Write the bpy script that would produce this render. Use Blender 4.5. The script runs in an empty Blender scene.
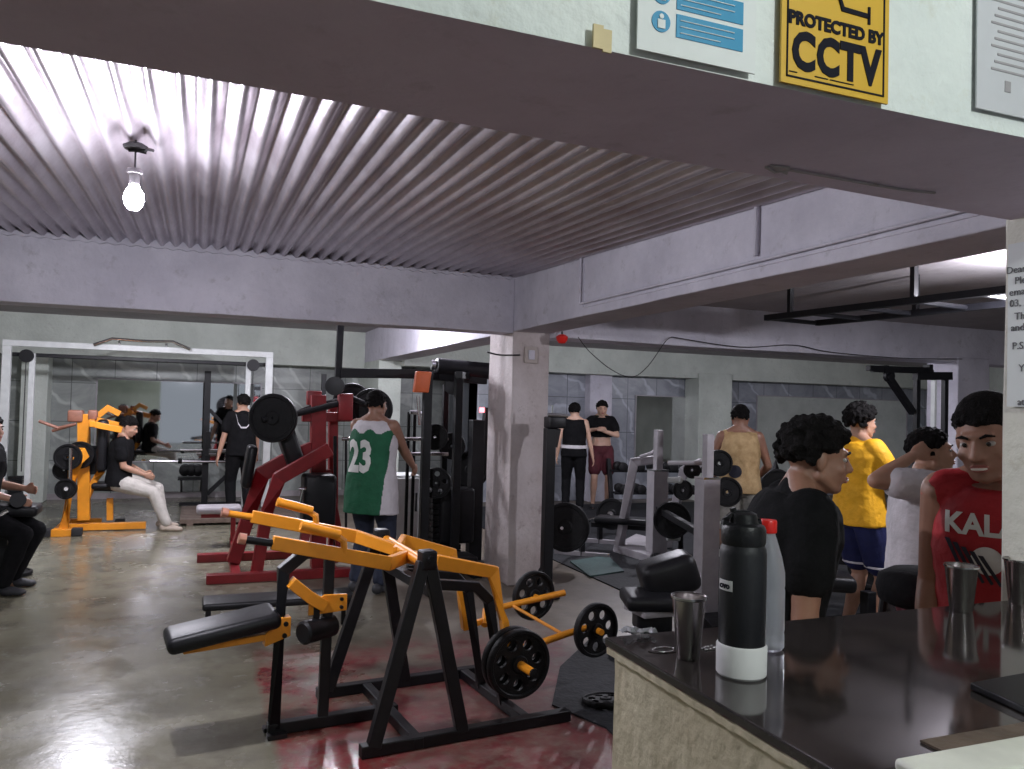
import bpy, bmesh, math, random
from mathutils import Vector, Matrix, noise
from mathutils.bvhtree import BVHTree
S = bpy.context.scene
COL = S.collection
PI = math.pi
rnd = random.Random(7)
Z3 = Vector((0, 0, 1))

# ------------------------------------------------------------------ camera
f_px = 800.0
yaw = math.radians(21.5); pit = math.atan(22.5/f_px); rol = math.radians(1.5)
R0 = Vector((math.cos(yaw), -math.sin(yaw), 0))
FW = Vector((math.sin(yaw)*math.cos(pit), math.cos(yaw)*math.cos(pit), math.sin(pit)))
U0 = R0.cross(FW)
RT = R0*math.cos(rol)+U0*math.sin(rol); UP = -R0*math.sin(rol)+U0*math.cos(rol)
EYE = Vector((0, 0, 1.6))
cd = bpy.data.cameras.new('camera'); cam = bpy.data.objects.new('camera', cd); COL.objects.link(cam)
cd.sensor_width = 36; cd.lens = f_px/1024*36; cd.clip_start = 0.05
m = Matrix((RT, UP, -FW)).transposed().to_4x4(); m.translation = EYE
cam.matrix_world = m; S.camera = cam

# measured-point helpers: a direction of sight met with a real plane of the room
def ray(x, y): return FW+RT*((x-512)/f_px)-UP*((y-384.5)/f_px)
def D(x, y, d): return EYE+ray(x, y)*d
def AZ(x, y, z=0.0):
    r = ray(x, y); return EYE+r*((z-1.6)/r.z)
def AY(x, y, Y):
    r = ray(x, y); return EYE+r*(Y/r.y)
def AX(x, y, X):
    r = ray(x, y); return EYE+r*(X/r.x)

# ------------------------------------------------------------------ materials
def nt(name):
    m = bpy.data.materials.new(name); m.use_nodes = True
    t = m.node_tree; b = t.nodes['Principled BSDF']; return m, t, b
def N(t, k, **kw):
    n = t.nodes.new(k)
    for a, v in kw.items():
        if a.startswith('i_'): n.inputs[a[2:].replace('_', ' ')].default_value = v
        else: setattr(n, a, v)
    return n
def rgb(c): return (c[0], c[1], c[2], 1)
def mat(name, col, rough=.5, metal=0., var=.12, scale=6., bump=0., col2=None, bscale=None, **kw):
    m, t, b = nt(name)
    tc = N(t, 'ShaderNodeTexCoord')
    no = N(t, 'ShaderNodeTexNoise', i_Scale=scale, i_Detail=8., i_Roughness=.62)
    t.links.new(tc.outputs['Object'], no.inputs['Vector'])
    cr = N(t, 'ShaderNodeValToRGB')
    cr.color_ramp.elements[0].position = .33; cr.color_ramp.elements[1].position = .68
    c2 = col2 or [min(1, c*(1+var)) for c in col]
    c1 = col if col2 else [c*(1-var) for c in col]
    cr.color_ramp.elements[0].color = rgb(c1); cr.color_ramp.elements[1].color = rgb(c2)
    t.links.new(no.outputs['Fac'], cr.inputs['Fac']); t.links.new(cr.outputs['Color'], b.inputs['Base Color'])
    b.inputs['Roughness'].default_value = rough; b.inputs['Metallic'].default_value = metal
    if bump:
        n2 = N(t, 'ShaderNodeTexNoise', i_Scale=bscale or scale*5, i_Detail=6.)
        t.links.new(tc.outputs['Object'], n2.inputs['Vector'])
        bp = N(t, 'ShaderNodeBump', i_Strength=bump, i_Distance=.02)
        t.links.new(n2.outputs['Fac'], bp.inputs['Height']); t.links.new(bp.outputs['Normal'], b.inputs['Normal'])
    for k, v in kw.items(): b.inputs[k.replace('_', ' ')].default_value = v
    return m
def emis(name, col, s):
    m, t, b = nt(name); b.inputs['Base Color'].default_value = rgb(col)
    b.inputs['Emission Color'].default_value = rgb(col); b.inputs['Emission Strength'].default_value = s; return m

def plaster(name, c1, c2, cs, rough=.75):
    """painted concrete with damp patches, scuffs and hairline cracks"""
    m, t, b = nt(name)
    tc = N(t, 'ShaderNodeTexCoord')
    a = N(t, 'ShaderNodeTexNoise', i_Scale=1.7, i_Detail=9., i_Roughness=.65)
    s = N(t, 'ShaderNodeTexNoise', i_Scale=9., i_Detail=7., i_Roughness=.7)
    for n in (a, s): t.links.new(tc.outputs['Object'], n.inputs['Vector'])
    r1 = N(t, 'ShaderNodeValToRGB'); r1.color_ramp.elements[0].position = .35; r1.color_ramp.elements[1].position = .65
    r1.color_ramp.elements[0].color = rgb(c1); r1.color_ramp.elements[1].color = rgb(c2)
    r2 = N(t, 'ShaderNodeValToRGB'); r2.color_ramp.elements[0].position = .57; r2.color_ramp.elements[1].position = .74
    r2.color_ramp.elements[0].color = (0, 0, 0, 1); r2.color_ramp.elements[1].color = (.75, .75, .75, 1)
    mx = N(t, 'ShaderNodeMix', data_type='RGBA'); mx.inputs['B'].default_value = rgb(cs)
    t.links.new(a.outputs['Fac'], r1.inputs['Fac']); t.links.new(s.outputs['Fac'], r2.inputs['Fac'])
    t.links.new(r1.outputs['Color'], mx.inputs['A']); t.links.new(r2.outputs['Color'], mx.inputs['Factor'])
    t.links.new(mx.outputs['Result'], b.inputs['Base Color'])
    b.inputs['Roughness'].default_value = rough
    n2 = N(t, 'ShaderNodeTexNoise', i_Scale=28., i_Detail=8.); t.links.new(tc.outputs['Object'], n2.inputs['Vector'])
    bp = N(t, 'ShaderNodeBump', i_Strength=.5, i_Distance=.014)
    t.links.new(n2.outputs['Fac'], bp.inputs['Height']); t.links.new(bp.outputs['Normal'], b.inputs['Normal'])
    return m

M = {}
M['paint'] = plaster('lavender white painted concrete', (.51, .49, .56), (.67, .645, .72), (.36, .34, .37))
M['green_paint'] = plaster('pale greenish white paint', (.52, .56, .51), (.66, .70, .64), (.45, .46, .42))
M['pillar'] = plaster('scuffed pillar paint', (.42, .355, .34), (.62, .56, .56), (.25, .195, .175))
M['pillar_cream'] = plaster('yellowed cream paint', (.66, .64, .55), (.78, .76, .68), (.50, .44, .32))
M['slab'] = plaster('grey concrete slab', (.30, .27, .28), (.40, .37, .38), (.22, .2, .2))
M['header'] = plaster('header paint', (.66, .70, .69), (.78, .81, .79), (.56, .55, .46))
M['soffit'] = plaster('shade-tinted soffit paint', (.56, .47, .57), (.66, .56, .67), (.46, .38, .45))  # header underside: its lack of light is put into a darker tint
M['counter_side'] = plaster('worn cream board', (.60, .52, .36), (.80, .73, .55), (.34, .27, .16), .7)
M['black'] = mat('black powder coated steel', (.006, .006, .008), .45, .0, .3, 12, Specular_IOR_Level=.35)
M['black_pad'] = mat('black vinyl padding', (.010, .010, .012), .40, 0, .2, 8, .1, bscale=160, Specular_IOR_Level=.28)
M['iron'] = mat('black painted cast iron', (.010, .010, .011), .5, .0, .35, 20, .2, Specular_IOR_Level=.2)
M['rubber'] = mat('black rubber', (.018, .018, .02), .75, 0, .25, 12, .2)
M['orange'] = mat('orange yellow machine paint', (.80, .30, .02), .38, 0, .08, 9)
M['red'] = mat('red machine paint', (.21, .007, .011), .4, 0, .15, 9)
M['grey_steel'] = mat('light grey painted steel', (.36, .34, .36), .45, .1, .1, 9)
M['white_steel'] = mat('white painted steel', (.66, .68, .67), .4, 0, .08, 9)
M['chrome'] = mat('polished chrome', (.75, .75, .77), .16, 1, .05, 9)
M['steel'] = mat('brushed stainless steel', (.58, .55, .54), .24, 1, .1, 30)
M['rust'] = mat('reddish brown machine paint', (.26, .11, .07), .5, 0, .2, 9)
M['copper'] = mat('copper coloured knob', (.75, .36, .26), .3, .6, .1, 9)
M['skin'] = mat('tan skin', (.42, .235, .16), .5, 0, .08, 18, Subsurface_Weight=.08)
M['skin_dark'] = mat('brown skin', (.30, .155, .105), .48, 0, .08, 18, Subsurface_Weight=.08)
M['skin_light'] = mat('light tan skin', (.55, .34, .25), .5, 0, .08, 18, Subsurface_Weight=.08)
M['hair'] = mat('black hair', (.006, .005, .005), .8, 0, .3, 40, .6, bscale=140, Specular_IOR_Level=.15)
M['lip'] = mat('lip skin', (.34, .12, .10), .45)
M['white_eye'] = mat('eye white', (.36, .33, .31), .35)
M['teeth'] = mat('teeth', (.75, .72, .65), .3)
M['iris'] = mat('dark brown iris', (.012, .008, .006), .15)
M['black_cloth'] = mat('black cotton', (.009, .009, .010), .95, 0, .2, 14, .2, Specular_IOR_Level=.1)
M['navy_cloth'] = mat('navy cotton', (.008, .012, .075), .8, 0, .2, 14, .2)
M['denim'] = mat('dark blue denim', (.02, .026, .05), .85, 0, .3, 20, .2)
M['green_cloth'] = mat('green jersey', (.008, .10, .045), .8, 0, .12, 14, .2)
M['white_cloth'] = mat('white cotton', (.60, .57, .60), .85, 0, .1, 10, .2)
M['grey_white_cloth'] = mat('washed white jeans', (.50, .47, .43), .85, 0, .12, 10, .3)
M['yellow_cloth'] = mat('golden yellow jersey', (.85, .42, .008), .7, 0, .08, 10, .2)
M['red_cloth'] = mat('red jersey', (.40, .014, .022), .7, 0, .12, 10, .2)
M['tan_cloth'] = mat('mustard patterned jersey', (.42, .27, .12), .8, 0, .1, 16, .2, col2=(.60, .42, .22))
M['camo_cloth'] = mat('grey patterned shorts', (.22, .22, .20), .8, 0, .1, 12, .2, col2=(.42, .40, .36))
M['maroon_cloth'] = mat('maroon shorts', (.085, .012, .02), .8, 0, .2, 12, .2)
M['shoe'] = mat('beige shoe', (.40, .33, .27), .7)
M['shoe_dark'] = mat('dark shoe', (.03, .03, .035), .6)
M['print_white'] = mat('white print', (.68, .68, .66), .6)
M['print_dark'] = mat('dark print', (.015, .016, .03), .6)
M['bottle_black'] = mat('matt black bottle coat', (.010, .010, .014), .5, 0, .1, 20, .05)
M['boot_white'] = mat('white silicone boot', (.72, .71, .72), .5, 0, .04, 6)
M['red_plastic'] = mat('bright red plastic', (.80, .02, .015), .35)
M['orange_plastic'] = mat('orange red plastic', (.62, .12, .03), .5)
M['paper'] = mat('white paper', (.74, .76, .76), .7, 0, .03, 3)
M['paper_grey'] = mat('grey laminated paper', (.58, .58, .62), .35, 0, .06, 3)
M['blue'] = mat('sign blue', (.012, .25, .46), .5, 0, .03, 3)
M['yellow_sign'] = mat('sign yellow', (.64, .38, .03), .45, 0, .04, 3)
M['ink_grey'] = mat('grey printing ink', (.12, .12, .13), .6)
M['ink'] = mat('black ink', (.008, .008, .016), .7, Specular_IOR_Level=.15)
M['tape'] = mat('masking tape', (.62, .50, .28), .6)
M['wood'] = mat('brown wooden deck', (.12, .085, .065), .6, 0, .3, 14, .2)
M['mat_dark'] = mat('dark rubber matting', (.016, .017, .020), .7, 0, .3, 6, .3, Specular_IOR_Level=.3)
M['mat_green'] = mat('teal foam mat', (.035, .075, .070), .7, 0, .2, 6, .2)
M['cable'] = mat('dark cable', (.03, .028, .03), .6)
M['switch'] = mat('yellowed switch plastic', (.42, .36, .33), .5)
M['glass_plastic'] = mat('clear water bottle plastic', (.72, .73, .80), .28, 0, .02, 3, Transmission_Weight=.72, IOR=1.25)
M['wrap'] = mat('crumpled clear wrap', (.75, .76, .80), .12, 0, .05, 8, Transmission_Weight=.5)
M['spill'] = mat('dried dark spill', (.035, .028, .026), .25, 0, .3, 60)
M['led'] = emis('red led', (1, .1, .12), 6)
M['bulb'] = emis('lit bulb', (.92, .90, 1), 60)
M['porcelain'] = mat('grey lamp socket', (.25, .24, .25), .5)
M['white_trim'] = mat('white trimmed board', (.74, .73, .66), .5, 0, .1, 8)
M['blue_paper'] = mat('pale blue plastic cover', (.48, .55, .68), .4, 0, .2, 5)

def mirror_mat():
    m, t, b = nt('mirror glass'); b.inputs['Metallic'].default_value = 1; b.inputs['Roughness'].default_value = .03
    b.inputs['Base Color'].default_value = (.78, .78, .80, 1); return m
M['mirror'] = mirror_mat()

def tin():
    m, t, b = nt('galvanised corrugated sheet')
    tc = N(t, 'ShaderNodeTexCoord')
    no = N(t, 'ShaderNodeTexNoise', i_Scale=3., i_Detail=8., i_Roughness=.65)
    mp = N(t, 'ShaderNodeMapping'); mp.inputs['Scale'].default_value = (1.4, .5, 1)
    t.links.new(tc.outputs['Object'], mp.inputs['Vector']); t.links.new(mp.outputs['Vector'], no.inputs['Vector'])
    cr = N(t, 'ShaderNodeValToRGB'); cr.color_ramp.elements[0].position = .3; cr.color_ramp.elements[1].position = .7
    cr.color_ramp.elements[0].color = (.34, .29, .32, 1); cr.color_ramp.elements[1].color = (.60, .56, .60, 1)
    t.links.new(no.outputs['Fac'], cr.inputs['Fac']); t.links.new(cr.outputs['Color'], b.inputs['Base Color'])
    b.inputs['Metallic'].default_value = .82
    r = N(t, 'ShaderNodeMapRange'); r.inputs['To Min'].default_value = .24; r.inputs['To Max'].default_value = .40
    t.links.new(no.outputs['Fac'], r.inputs['Value']); t.links.new(r.outputs['Result'], b.inputs['Roughness'])
    n2 = N(t, 'ShaderNodeTexNoise', i_Scale=9., i_Detail=4.); t.links.new(tc.outputs['Object'], n2.inputs['Vector'])
    bp = N(t, 'ShaderNodeBump', i_Strength=.25, i_Distance=.02)
    t.links.new(n2.outputs['Fac'], bp.inputs['Height']); t.links.new(bp.outputs['Normal'], b.inputs['Normal'])
    return m
M['tin'] = tin()

def floor_mat():
    m, t, b = nt('worn concrete floor with red paint')
    tc = N(t, 'ShaderNodeTexCoord'); O = tc.outputs['Object']
    L = t.links.new
    def noi(sc, det=8., ro=.62):
        n = N(t, 'ShaderNodeTexNoise', i_Scale=sc, i_Detail=det, i_Roughness=ro); L(O, n.inputs['Vector']); return n.outputs['Fac']
    def ramp(src, p0, p1, c0, c1):
        r = N(t, 'ShaderNodeValToRGB'); r.color_ramp.elements[0].position = p0; r.color_ramp.elements[1].position = p1
        r.color_ramp.elements[0].color = rgb(c0); r.color_ramp.elements[1].color = rgb(c1); L(src, r.inputs['Fac']); return r.outputs['Color']
    def mth(op, a, bb, clamp=False):
        n = N(t, 'ShaderNodeMath', operation=op); n.use_clamp = clamp
        for i, v in enumerate((a, bb)):
            if isinstance(v, (int, float)): n.inputs[i].default_value = v
            else: L(v, n.inputs[i])
        return n.outputs[0]
    def mix(fac, a, bb):
        n = N(t, 'ShaderNodeMix', data_type='RGBA'); L(fac, n.inputs['Factor'])
        for k, v in (('A', a), ('B', bb)):
            if isinstance(v, tuple): n.inputs[k].default_value = rgb(v)
            else: L(v, n.inputs[k])
        return n.outputs['Result']
    base = ramp(noi(.9), .33, .66, (.125, .116, .078), (.26, .245, .18))
    base = mix(ramp(noi(3.5), .48, .62, (0, 0, 0), (.7, .7, .7)), base, (.13, .12, .09))
    base = mix(ramp(noi(9), .60, .74, (0, 0, 0), (.8, .8, .8)), base, (.33, .32, .28))
    # red painted strip, X > .38 up to X 2.4, Y < 7
    sx = N(t, 'ShaderNodeSeparateXYZ'); L(O, sx.inputs[0])
    w = mth('MULTIPLY', mth('SUBTRACT', noi(4), .5), .18)
    x = mth('ADD', sx.outputs['X'], w); y = mth('ADD', sx.outputs['Y'], mth('MULTIPLY', w, 5.))
    mk = mth('MULTIPLY', mth('MULTIPLY', mth('SUBTRACT', x, .36), 22., True), 1.)
    mk = mth('MULTIPLY', mk, mth('MULTIPLY', mth('SUBTRACT', 5.5, y), 2., True))
    mk = mth('MULTIPLY', mk, mth('MULTIPLY', mth('SUBTRACT', 2.6, x), 4., True))
    worn = ramp(noi(2.6), .46, .60, (1, 1, 1), (.15, .15, .15))
    fine = ramp(noi(17), .45, .66, (1, 1, 1), (.45, .45, .45))
    wn = N(t, 'ShaderNodeRGBToBW'); L(worn, wn.inputs[0]); fn = N(t, 'ShaderNodeRGBToBW'); L(fine, fn.inputs[0])
    nearband = mth('MULTIPLY', mth('SUBTRACT', 4.75, sx.outputs['Y']), 1.5, True)
    wear = mth('MAXIMUM', wn.outputs[0], mth('MULTIPLY', nearband, .78))
    mk = mth('MULTIPLY', mth('MULTIPLY', mk, wear), fn.outputs[0])
    red = ramp(noi(5), .35, .65, (.12, .010, .013), (.22, .026, .028))
    colr = mix(mk, base, red)
    # faded brownish zone right of the red strip
    zr = mth('MULTIPLY', mth('SUBTRACT', sx.outputs['X'], .5), .7, True)
    colr = mix(mth('MULTIPLY', zr, .45), colr, (.10, .055, .055))
    L(colr, b.inputs['Base Color'])
    rr = mth('ADD', mth('MULTIPLY', noi(2.2), .5), -.02)
    rr = mth('ADD', rr, mth('MULTIPLY', zr, .25))
    L(rr, b.inputs['Roughness'])
    bp = N(t, 'ShaderNodeBump', i_Strength=.18, i_Distance=.01); L(noi(14), bp.inputs['Height']); L(bp.outputs['Normal'], b.inputs['Normal'])
    return m
M['floor'] = floor_mat()

def tile_mat(name, c1, c2, w=.6, h=.6):
    m, t, b = nt(name); L = t.links.new
    tc = N(t, 'ShaderNodeTexCoord')
    mp = N(t, 'ShaderNodeMapping'); mp.inputs['Rotation'].default_value = (-PI/2, 0, 0); L(tc.outputs['Object'], mp.inputs['Vector'])
    br = N(t, 'ShaderNodeTexBrick', i_Scale=1., i_Mortar_Size=.006); br.offset = 0
    br.inputs['Brick Width'].default_value = w; br.inputs['Row Height'].default_value = h
    L(mp.outputs['Vector'], br.inputs['Vector'])
    no = N(t, 'ShaderNodeTexNoise', i_Scale=1.6, i_Detail=8., i_Roughness=.7, i_Distortion=1.6); L(mp.outputs['Vector'], no.inputs['Vector'])
    wv = N(t, 'ShaderNodeTexWave', i_Scale=.9, i_Distortion=9., i_Detail=4.); wv.bands_direction = 'DIAGONAL'; L(mp.outputs['Vector'], wv.inputs['Vector'])
    cr = N(t, 'ShaderNodeValToRGB'); cr.color_ramp.elements[0].position = .35; cr.color_ramp.elements[1].position = .65
    cr.color_ramp.elements[0].color = rgb(c1); cr.color_ramp.elements[1].color = rgb(c2); L(no.outputs['Fac'], cr.inputs['Fac'])
    vr = N(t, 'ShaderNodeValToRGB'); vr.color_ramp.elements[0].position = .93; vr.color_ramp.elements[1].position = 1.
    vr.color_ramp.elements[0].color = (0, 0, 0, 1); vr.color_ramp.elements[1].color = (.6, .6, .6, 1); L(wv.outputs['Fac'], vr.inputs['Fac'])
    mx = N(t, 'ShaderNodeMix', data_type='RGBA'); mx.inputs['B'].default_value = rgb([c*1.7 for c in c2])
    L(cr.outputs['Color'], mx.inputs['A']); L(vr.outputs['Color'], mx.inputs['Factor'])
    L(mx.outputs['Result'], br.inputs['Color1']); L(mx.outputs['Result'], br.inputs['Color2'])
    br.inputs['Mortar'].default_value = rgb([c*.5 for c in c1])
    L(br.outputs['Color'], b.inputs['Base Color']); b.inputs['Roughness'].default_value = .32
    return m
M['tiles'] = tile_mat('grey green marbled wall tiles', (.22, .24, .23), (.36, .38, .36))
M['tiles_b'] = tile_mat('grey blue marbled wall tiles', (.22, .235, .27), (.36, .375, .42))

def top_mat():
    m, t, b = nt('dark glossy stone counter'); L = t.links.new
    tc = N(t, 'ShaderNodeTexCoord')
    no = N(t, 'ShaderNodeTexNoise', i_Scale=7., i_Detail=8., i_Roughness=.7); L(tc.outputs['Object'], no.inputs['Vector'])
    cr = N(t, 'ShaderNodeValToRGB'); cr.color_ramp.elements[0].color = (.014, .011, .011, 1); cr.color_ramp.elements[1].color = (.042, .034, .033, 1)
    cr.color_ramp.elements[0].position = .3; cr.color_ramp.elements[1].position = .7
    L(no.outputs['Fac'], cr.inputs['Fac']); L(cr.outputs['Color'], b.inputs['Base Color'])
    mr = N(t, 'ShaderNodeMapRange'); mr.inputs['To Min'].default_value = .03; mr.inputs['To Max'].default_value = .13
    L(no.outputs['Fac'], mr.inputs['Value']); L(mr.outputs['Result'], b.inputs['Roughness'])
    b.inputs['Specular IOR Level'].default_value = .7
    return m
M['top'] = top_mat()

# ------------------------------------------------------------------ mesh helpers
def BM(): return bmesh.new()
def frame(d):
    d = d.normalized(); a = Z3 if abs(d.z) < .95 else Vector((0, 1, 0))
    s = d.cross(a).normalized(); u = s.cross(d).normalized(); return s, u
def box(bm, c, s, rz=0., mtx=None, bev=0.):
    x = Matrix.Translation(Vector(c)) @ Matrix.Rotation(rz, 4, 'Z')
    if mtx is not None: x = mtx @ x
    r = bmesh.ops.create_cube(bm, size=1, matrix=x @ Matrix.Diagonal((s[0], s[1], s[2], 1)))
    if bev:
        es = list({e for v in r['verts'] for e in v.link_edges})
        bmesh.ops.bevel(bm, geom=es, offset=bev, segments=3, affect='EDGES', profile=.5, clamp_overlap=True)
def bx(bm, a, b, bev=0.):
    a = Vector(a); b = Vector(b); box(bm, (a+b)/2, [abs(v) for v in (b-a)], bev=bev)
def loft(bm, rings, cap=True, close=True):
    vs = [[bm.verts.new(p) for p in r] for r in rings]; n = len(vs[0])
    for a, b in zip(vs, vs[1:]):
        for i in range(n if close else n-1):
            j = (i+1) % n
            try: bm.faces.new((a[i], a[j], b[j], b[i]))
            except ValueError: pass
    if cap:
        try: bm.faces.new(vs[0][::-1]); bm.faces.new(vs[-1])
        except ValueError: pass
def bar(bm, pts, w, h=None, up=None):
    """rectangular steel section along a polyline, mitred at the bends"""
    h = h or w; pts = [Vector(p) for p in pts]; rings = []
    for i, p in enumerate(pts):
        a = (pts[i]-pts[i-1]).normalized() if i else None
        b = (pts[i+1]-pts[i]).normalized() if i < len(pts)-1 else None
        d = ((a or b)+(b or a)).normalized()
        u0 = up or (Z3 if abs(d.z) < .9 else Vector((0, 1, 0)))
        s = d.cross(u0).normalized(); u = s.cross(d).normalized()
        k = 1/max(.5, abs(d.dot(a or b)))
        rings.append([p+s*(w/2*x)+u*(h/2*y*k) for x, y in ((-1, -1), (1, -1), (1, 1), (-1, 1))])
    loft(bm, rings)
def tube(bm, pts, r, n=10):
    pts = [Vector(p) for p in pts]; rings = []; s = None
    for i, p in enumerate(pts):
        d = ((pts[i]-pts[i-1]).normalized() if i else Vector())+((pts[i+1]-pts[i]).normalized() if i < len(pts)-1 else Vector())
        d.normalize()
        if s is None: s, u = frame(d)
        else:
            s = (s-d*s.dot(d)).normalized(); u = s.cross(d)
        rr = r[i] if isinstance(r, (list, tuple)) else r
        rings.append([p+s*(math.cos(2*PI*k/n)*rr)+u*(math.sin(2*PI*k/n)*rr) for k in range(n)])
    loft(bm, rings)
def lathe(bm, prof, c=(0, 0, 0), n=28, ax=None, cap=True):
    c = Vector(c); ax = (ax or Z3).normalized(); s, u = frame(ax)
    loft(bm, [[c+ax*z+s*(math.cos(2*PI*k/n)*max(r, 1e-4))+u*(math.sin(2*PI*k/n)*max(r, 1e-4)) for k in range(n)] for r, z in prof], cap)
def ell(bm, c, r, mtx=None, n=16):
    x = Matrix.Translation(Vector(c)) @ (mtx or Matrix.Identity(4)) @ Matrix.Diagonal((r[0], r[1], r[2], 1))
    bmesh.ops.create_uvsphere(bm, u_segments=n, v_segments=max(8, n*2//3), radius=1, matrix=x)
def pad(bm, c, s, rz=0., mtx=None, bev=.025): box(bm, c, s, rz, mtx, bev)
def prism(bm, pts, d):
    """a flat outline pushed along vector d"""
    a = [bm.verts.new(Vector(p)) for p in pts]; b = [bm.verts.new(Vector(p)+Vector(d)) for p in pts]; n = len(a)
    bm.faces.new(a[::-1]); bm.faces.new(b)
    for i in range(n): bm.faces.new((a[i], a[(i+1) % n], b[(i+1) % n], b[i]))

WM = {}
def link(name, me, m, parent=None, local=False, smooth=None):
    if parent is not None and not local:
        me.transform(WM[parent.name].inverted())
    o = bpy.data.objects.new(name, me); COL.objects.link(o)
    if m is not None:
        me.materials.clear(); me.materials.append(M[m] if isinstance(m, str) else m)
    if parent is not None: o.parent = parent; WM[o.name] = WM[parent.name]
    else: WM[o.name] = Matrix.Identity(4)
    return o
def mk(name, bm, m, parent=None, local=False, smooth=35, bev=0., kind=None):
    """bevel, shade and link a bmesh as ONE mesh object"""
    bmesh.ops.recalc_face_normals(bm, faces=bm.faces)
    me = bpy.data.meshes.new(name); bm.to_mesh(me); bm.free()
    if smooth:
        me.polygons.foreach_set('use_smooth', [True]*len(me.polygons)); me.set_sharp_from_angle(angle=math.radians(smooth))
    o = link(name, me, m, parent, local)
    if bev:
        md = o.modifiers.new('edge', 'BEVEL'); md.width = bev; md.segments = 2; md.limit_method = 'ANGLE'
    if kind: o['kind'] = kind
    return o
def setprops(o, label, cat, group=None):
    o['label'] = label; o['category'] = cat
    if group: o['group'] = group
    return o
def tag(name, bm, m, label, cat, group=None, **kw): return setprops(mk(name, bm, m, **kw), label, cat, group)
def thing(name, label, cat, loc=(0, 0, 0), rz=0., group=None):
    o = bpy.data.objects.new(name, None); COL.objects.link(o); o.empty_display_size = .1
    o.location = loc; o.rotation_euler = (0, 0, rz)
    WM[o.name] = Matrix.Translation(Vector(loc)) @ Matrix.Rotation(rz, 4, 'Z')
    return setprops(o, label, cat, group)
def struct(name, bm, m, **kw): return mk(name, bm, m, kind='structure', **kw)
def dup(o, loc=None, rz=None, label=None, group=None, mw=None, parent=None):
    c = o.copy(); COL.objects.link(c)
    if parent is not None: c.parent = parent
    if mw is not None: c.matrix_world = mw
    if loc is not None: c.location = loc
    if rz is not None: c.rotation_euler[2] = rz
    if label: c['label'] = label
    if group: c['group'] = group
    for ch in [k for k in COL.objects if k.parent == o]:
        dup(ch, parent=c)
    return c
def bake(bm, vox, smooth=3, disp=0., dsize=.15):
    """fuse overlapping closed shapes into one continuous skin"""
    bmesh.ops.recalc_face_normals(bm, faces=bm.faces)
    me = bpy.data.meshes.new('tmp'); bm.to_mesh(me); bm.free()
    o = bpy.data.objects.new('tmp', me); COL.objects.link(o)
    r = o.modifiers.new('r', 'REMESH'); r.mode = 'VOXEL'; r.voxel_size = vox
    if smooth:
        s = o.modifiers.new('s', 'SMOOTH'); s.factor = .5; s.iterations = smooth
    if disp:
        tx = bpy.data.textures.new('folds', 'CLOUDS'); tx.noise_scale = dsize
        d = o.modifiers.new('d', 'DISPLACE'); d.texture = tx; d.strength = disp; d.mid_level = .5
    bpy.context.view_layer.update()
    dg = bpy.context.evaluated_depsgraph_get()
    out = bpy.data.meshes.new_from_object(o.evaluated_get(dg), depsgraph=dg)
    bpy.data.objects.remove(o); bpy.data.meshes.remove(me)
    out.polygons.foreach_set('use_smooth', [True]*len(out.polygons))
    return out

def text(name, s, size, mtx, m, parent=None, bold=.0, ext=.0006, sx=1., sp=1.):
    cu = bpy.data.curves.new(name, 'FONT'); cu.body = s; cu.size = size; cu.offset = bold; cu.extrude = ext; cu.space_character = sp
    cu.align_x = 'CENTER'; cu.align_y = 'CENTER'; cu.resolution_u = 3
    o = bpy.data.objects.new('tmp', cu); COL.objects.link(o); bpy.context.view_layer.update()
    dg = bpy.context.evaluated_depsgraph_get(); me = bpy.data.meshes.new_from_object(o.evaluated_get(dg), depsgraph=dg)
    bpy.data.objects.remove(o)
    me.transform(mtx @ Matrix.Diagonal((sx, 1, 1, 1)))
    return link(name, me, m, parent)
def wall_mtx(p, facing='-Y', roll=0.):
    """text frame on a wall: x to the reader's right, z out of the wall"""
    if facing == '-Y': r = Matrix(((1, 0, 0), (0, 0, -1), (0, 1, 0))).to_4x4()
    else: r = Matrix(((0, 0, -1), (-1, 0, 0), (0, 1, 0))).to_4x4()   # -X
    return Matrix.Translation(Vector(p)) @ r @ Matrix.Rotation(roll, 4, 'Z')
# ================================================================== ROOM
XP = 2.64            # left face of the long beam and the inner pillar
YB = 6.70            # near face of the cross beam
XL, XR, Y0, YK, YR = -5.2, 14.5, -3.2, 14.0, 12.6

b = BM(); bx(b, (XL, Y0, -.12), (XR, YK+.2, 0)); struct('floor', b, 'floor', smooth=0)
b = BM(); bx(b, (XL, YK, 0), (4.2, YK+.2, 3.2)); struct('wall_back', b, 'tiles', smooth=0)
b = BM(); bx(b, (4.2, YR, 0), (XR, YR+.2, 3.2)); bx(b, (4.2, YR, 0), (4.35, YK, 3.2)); struct('wall_back_right', b, 'tiles_b', smooth=0)
b = BM(); bx(b, (XL-.2, Y0, 0), (XL, YK+.2, 3.2)); struct('wall_left', b, 'green_paint', smooth=0)
b = BM(); bx(b, (XR, Y0, 0), (XR+.2, YK+.2, 3.2)); struct('wall_right', b, 'green_paint', smooth=0)
b = BM(); bx(b, (XL-.2, Y0-.2, 2.4), (XR+.2, Y0, 3.2)); bx(b, (XL-.2, Y0-.2, 0), (-1.2, Y0, 2.4)); bx(b, (2.6, Y0-.2, 0), (XR+.2, Y0, 2.4))
struct('wall_front', b, 'green_paint', smooth=0)
b = BM(); bx(b, (XL, Y0, 3.2), (XR, 1.05, 3.3)); struct('ceiling_counter', b, 'green_paint', smooth=0)
b = BM(); bx(b, (3.0, 1.44, 2.64), (XR, 12.6, 2.75)); struct('ceiling_slab_right', b, 'slab', smooth=0)
b = BM(); bx(b, (XL, 7.0, 2.8), (3.0, YK, 2.9)); bx(b, (3.0, 12.6, 2.8), (4.4, YK, 2.9)); struct('ceiling_slab_back', b, 'slab', smooth=0)

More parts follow.
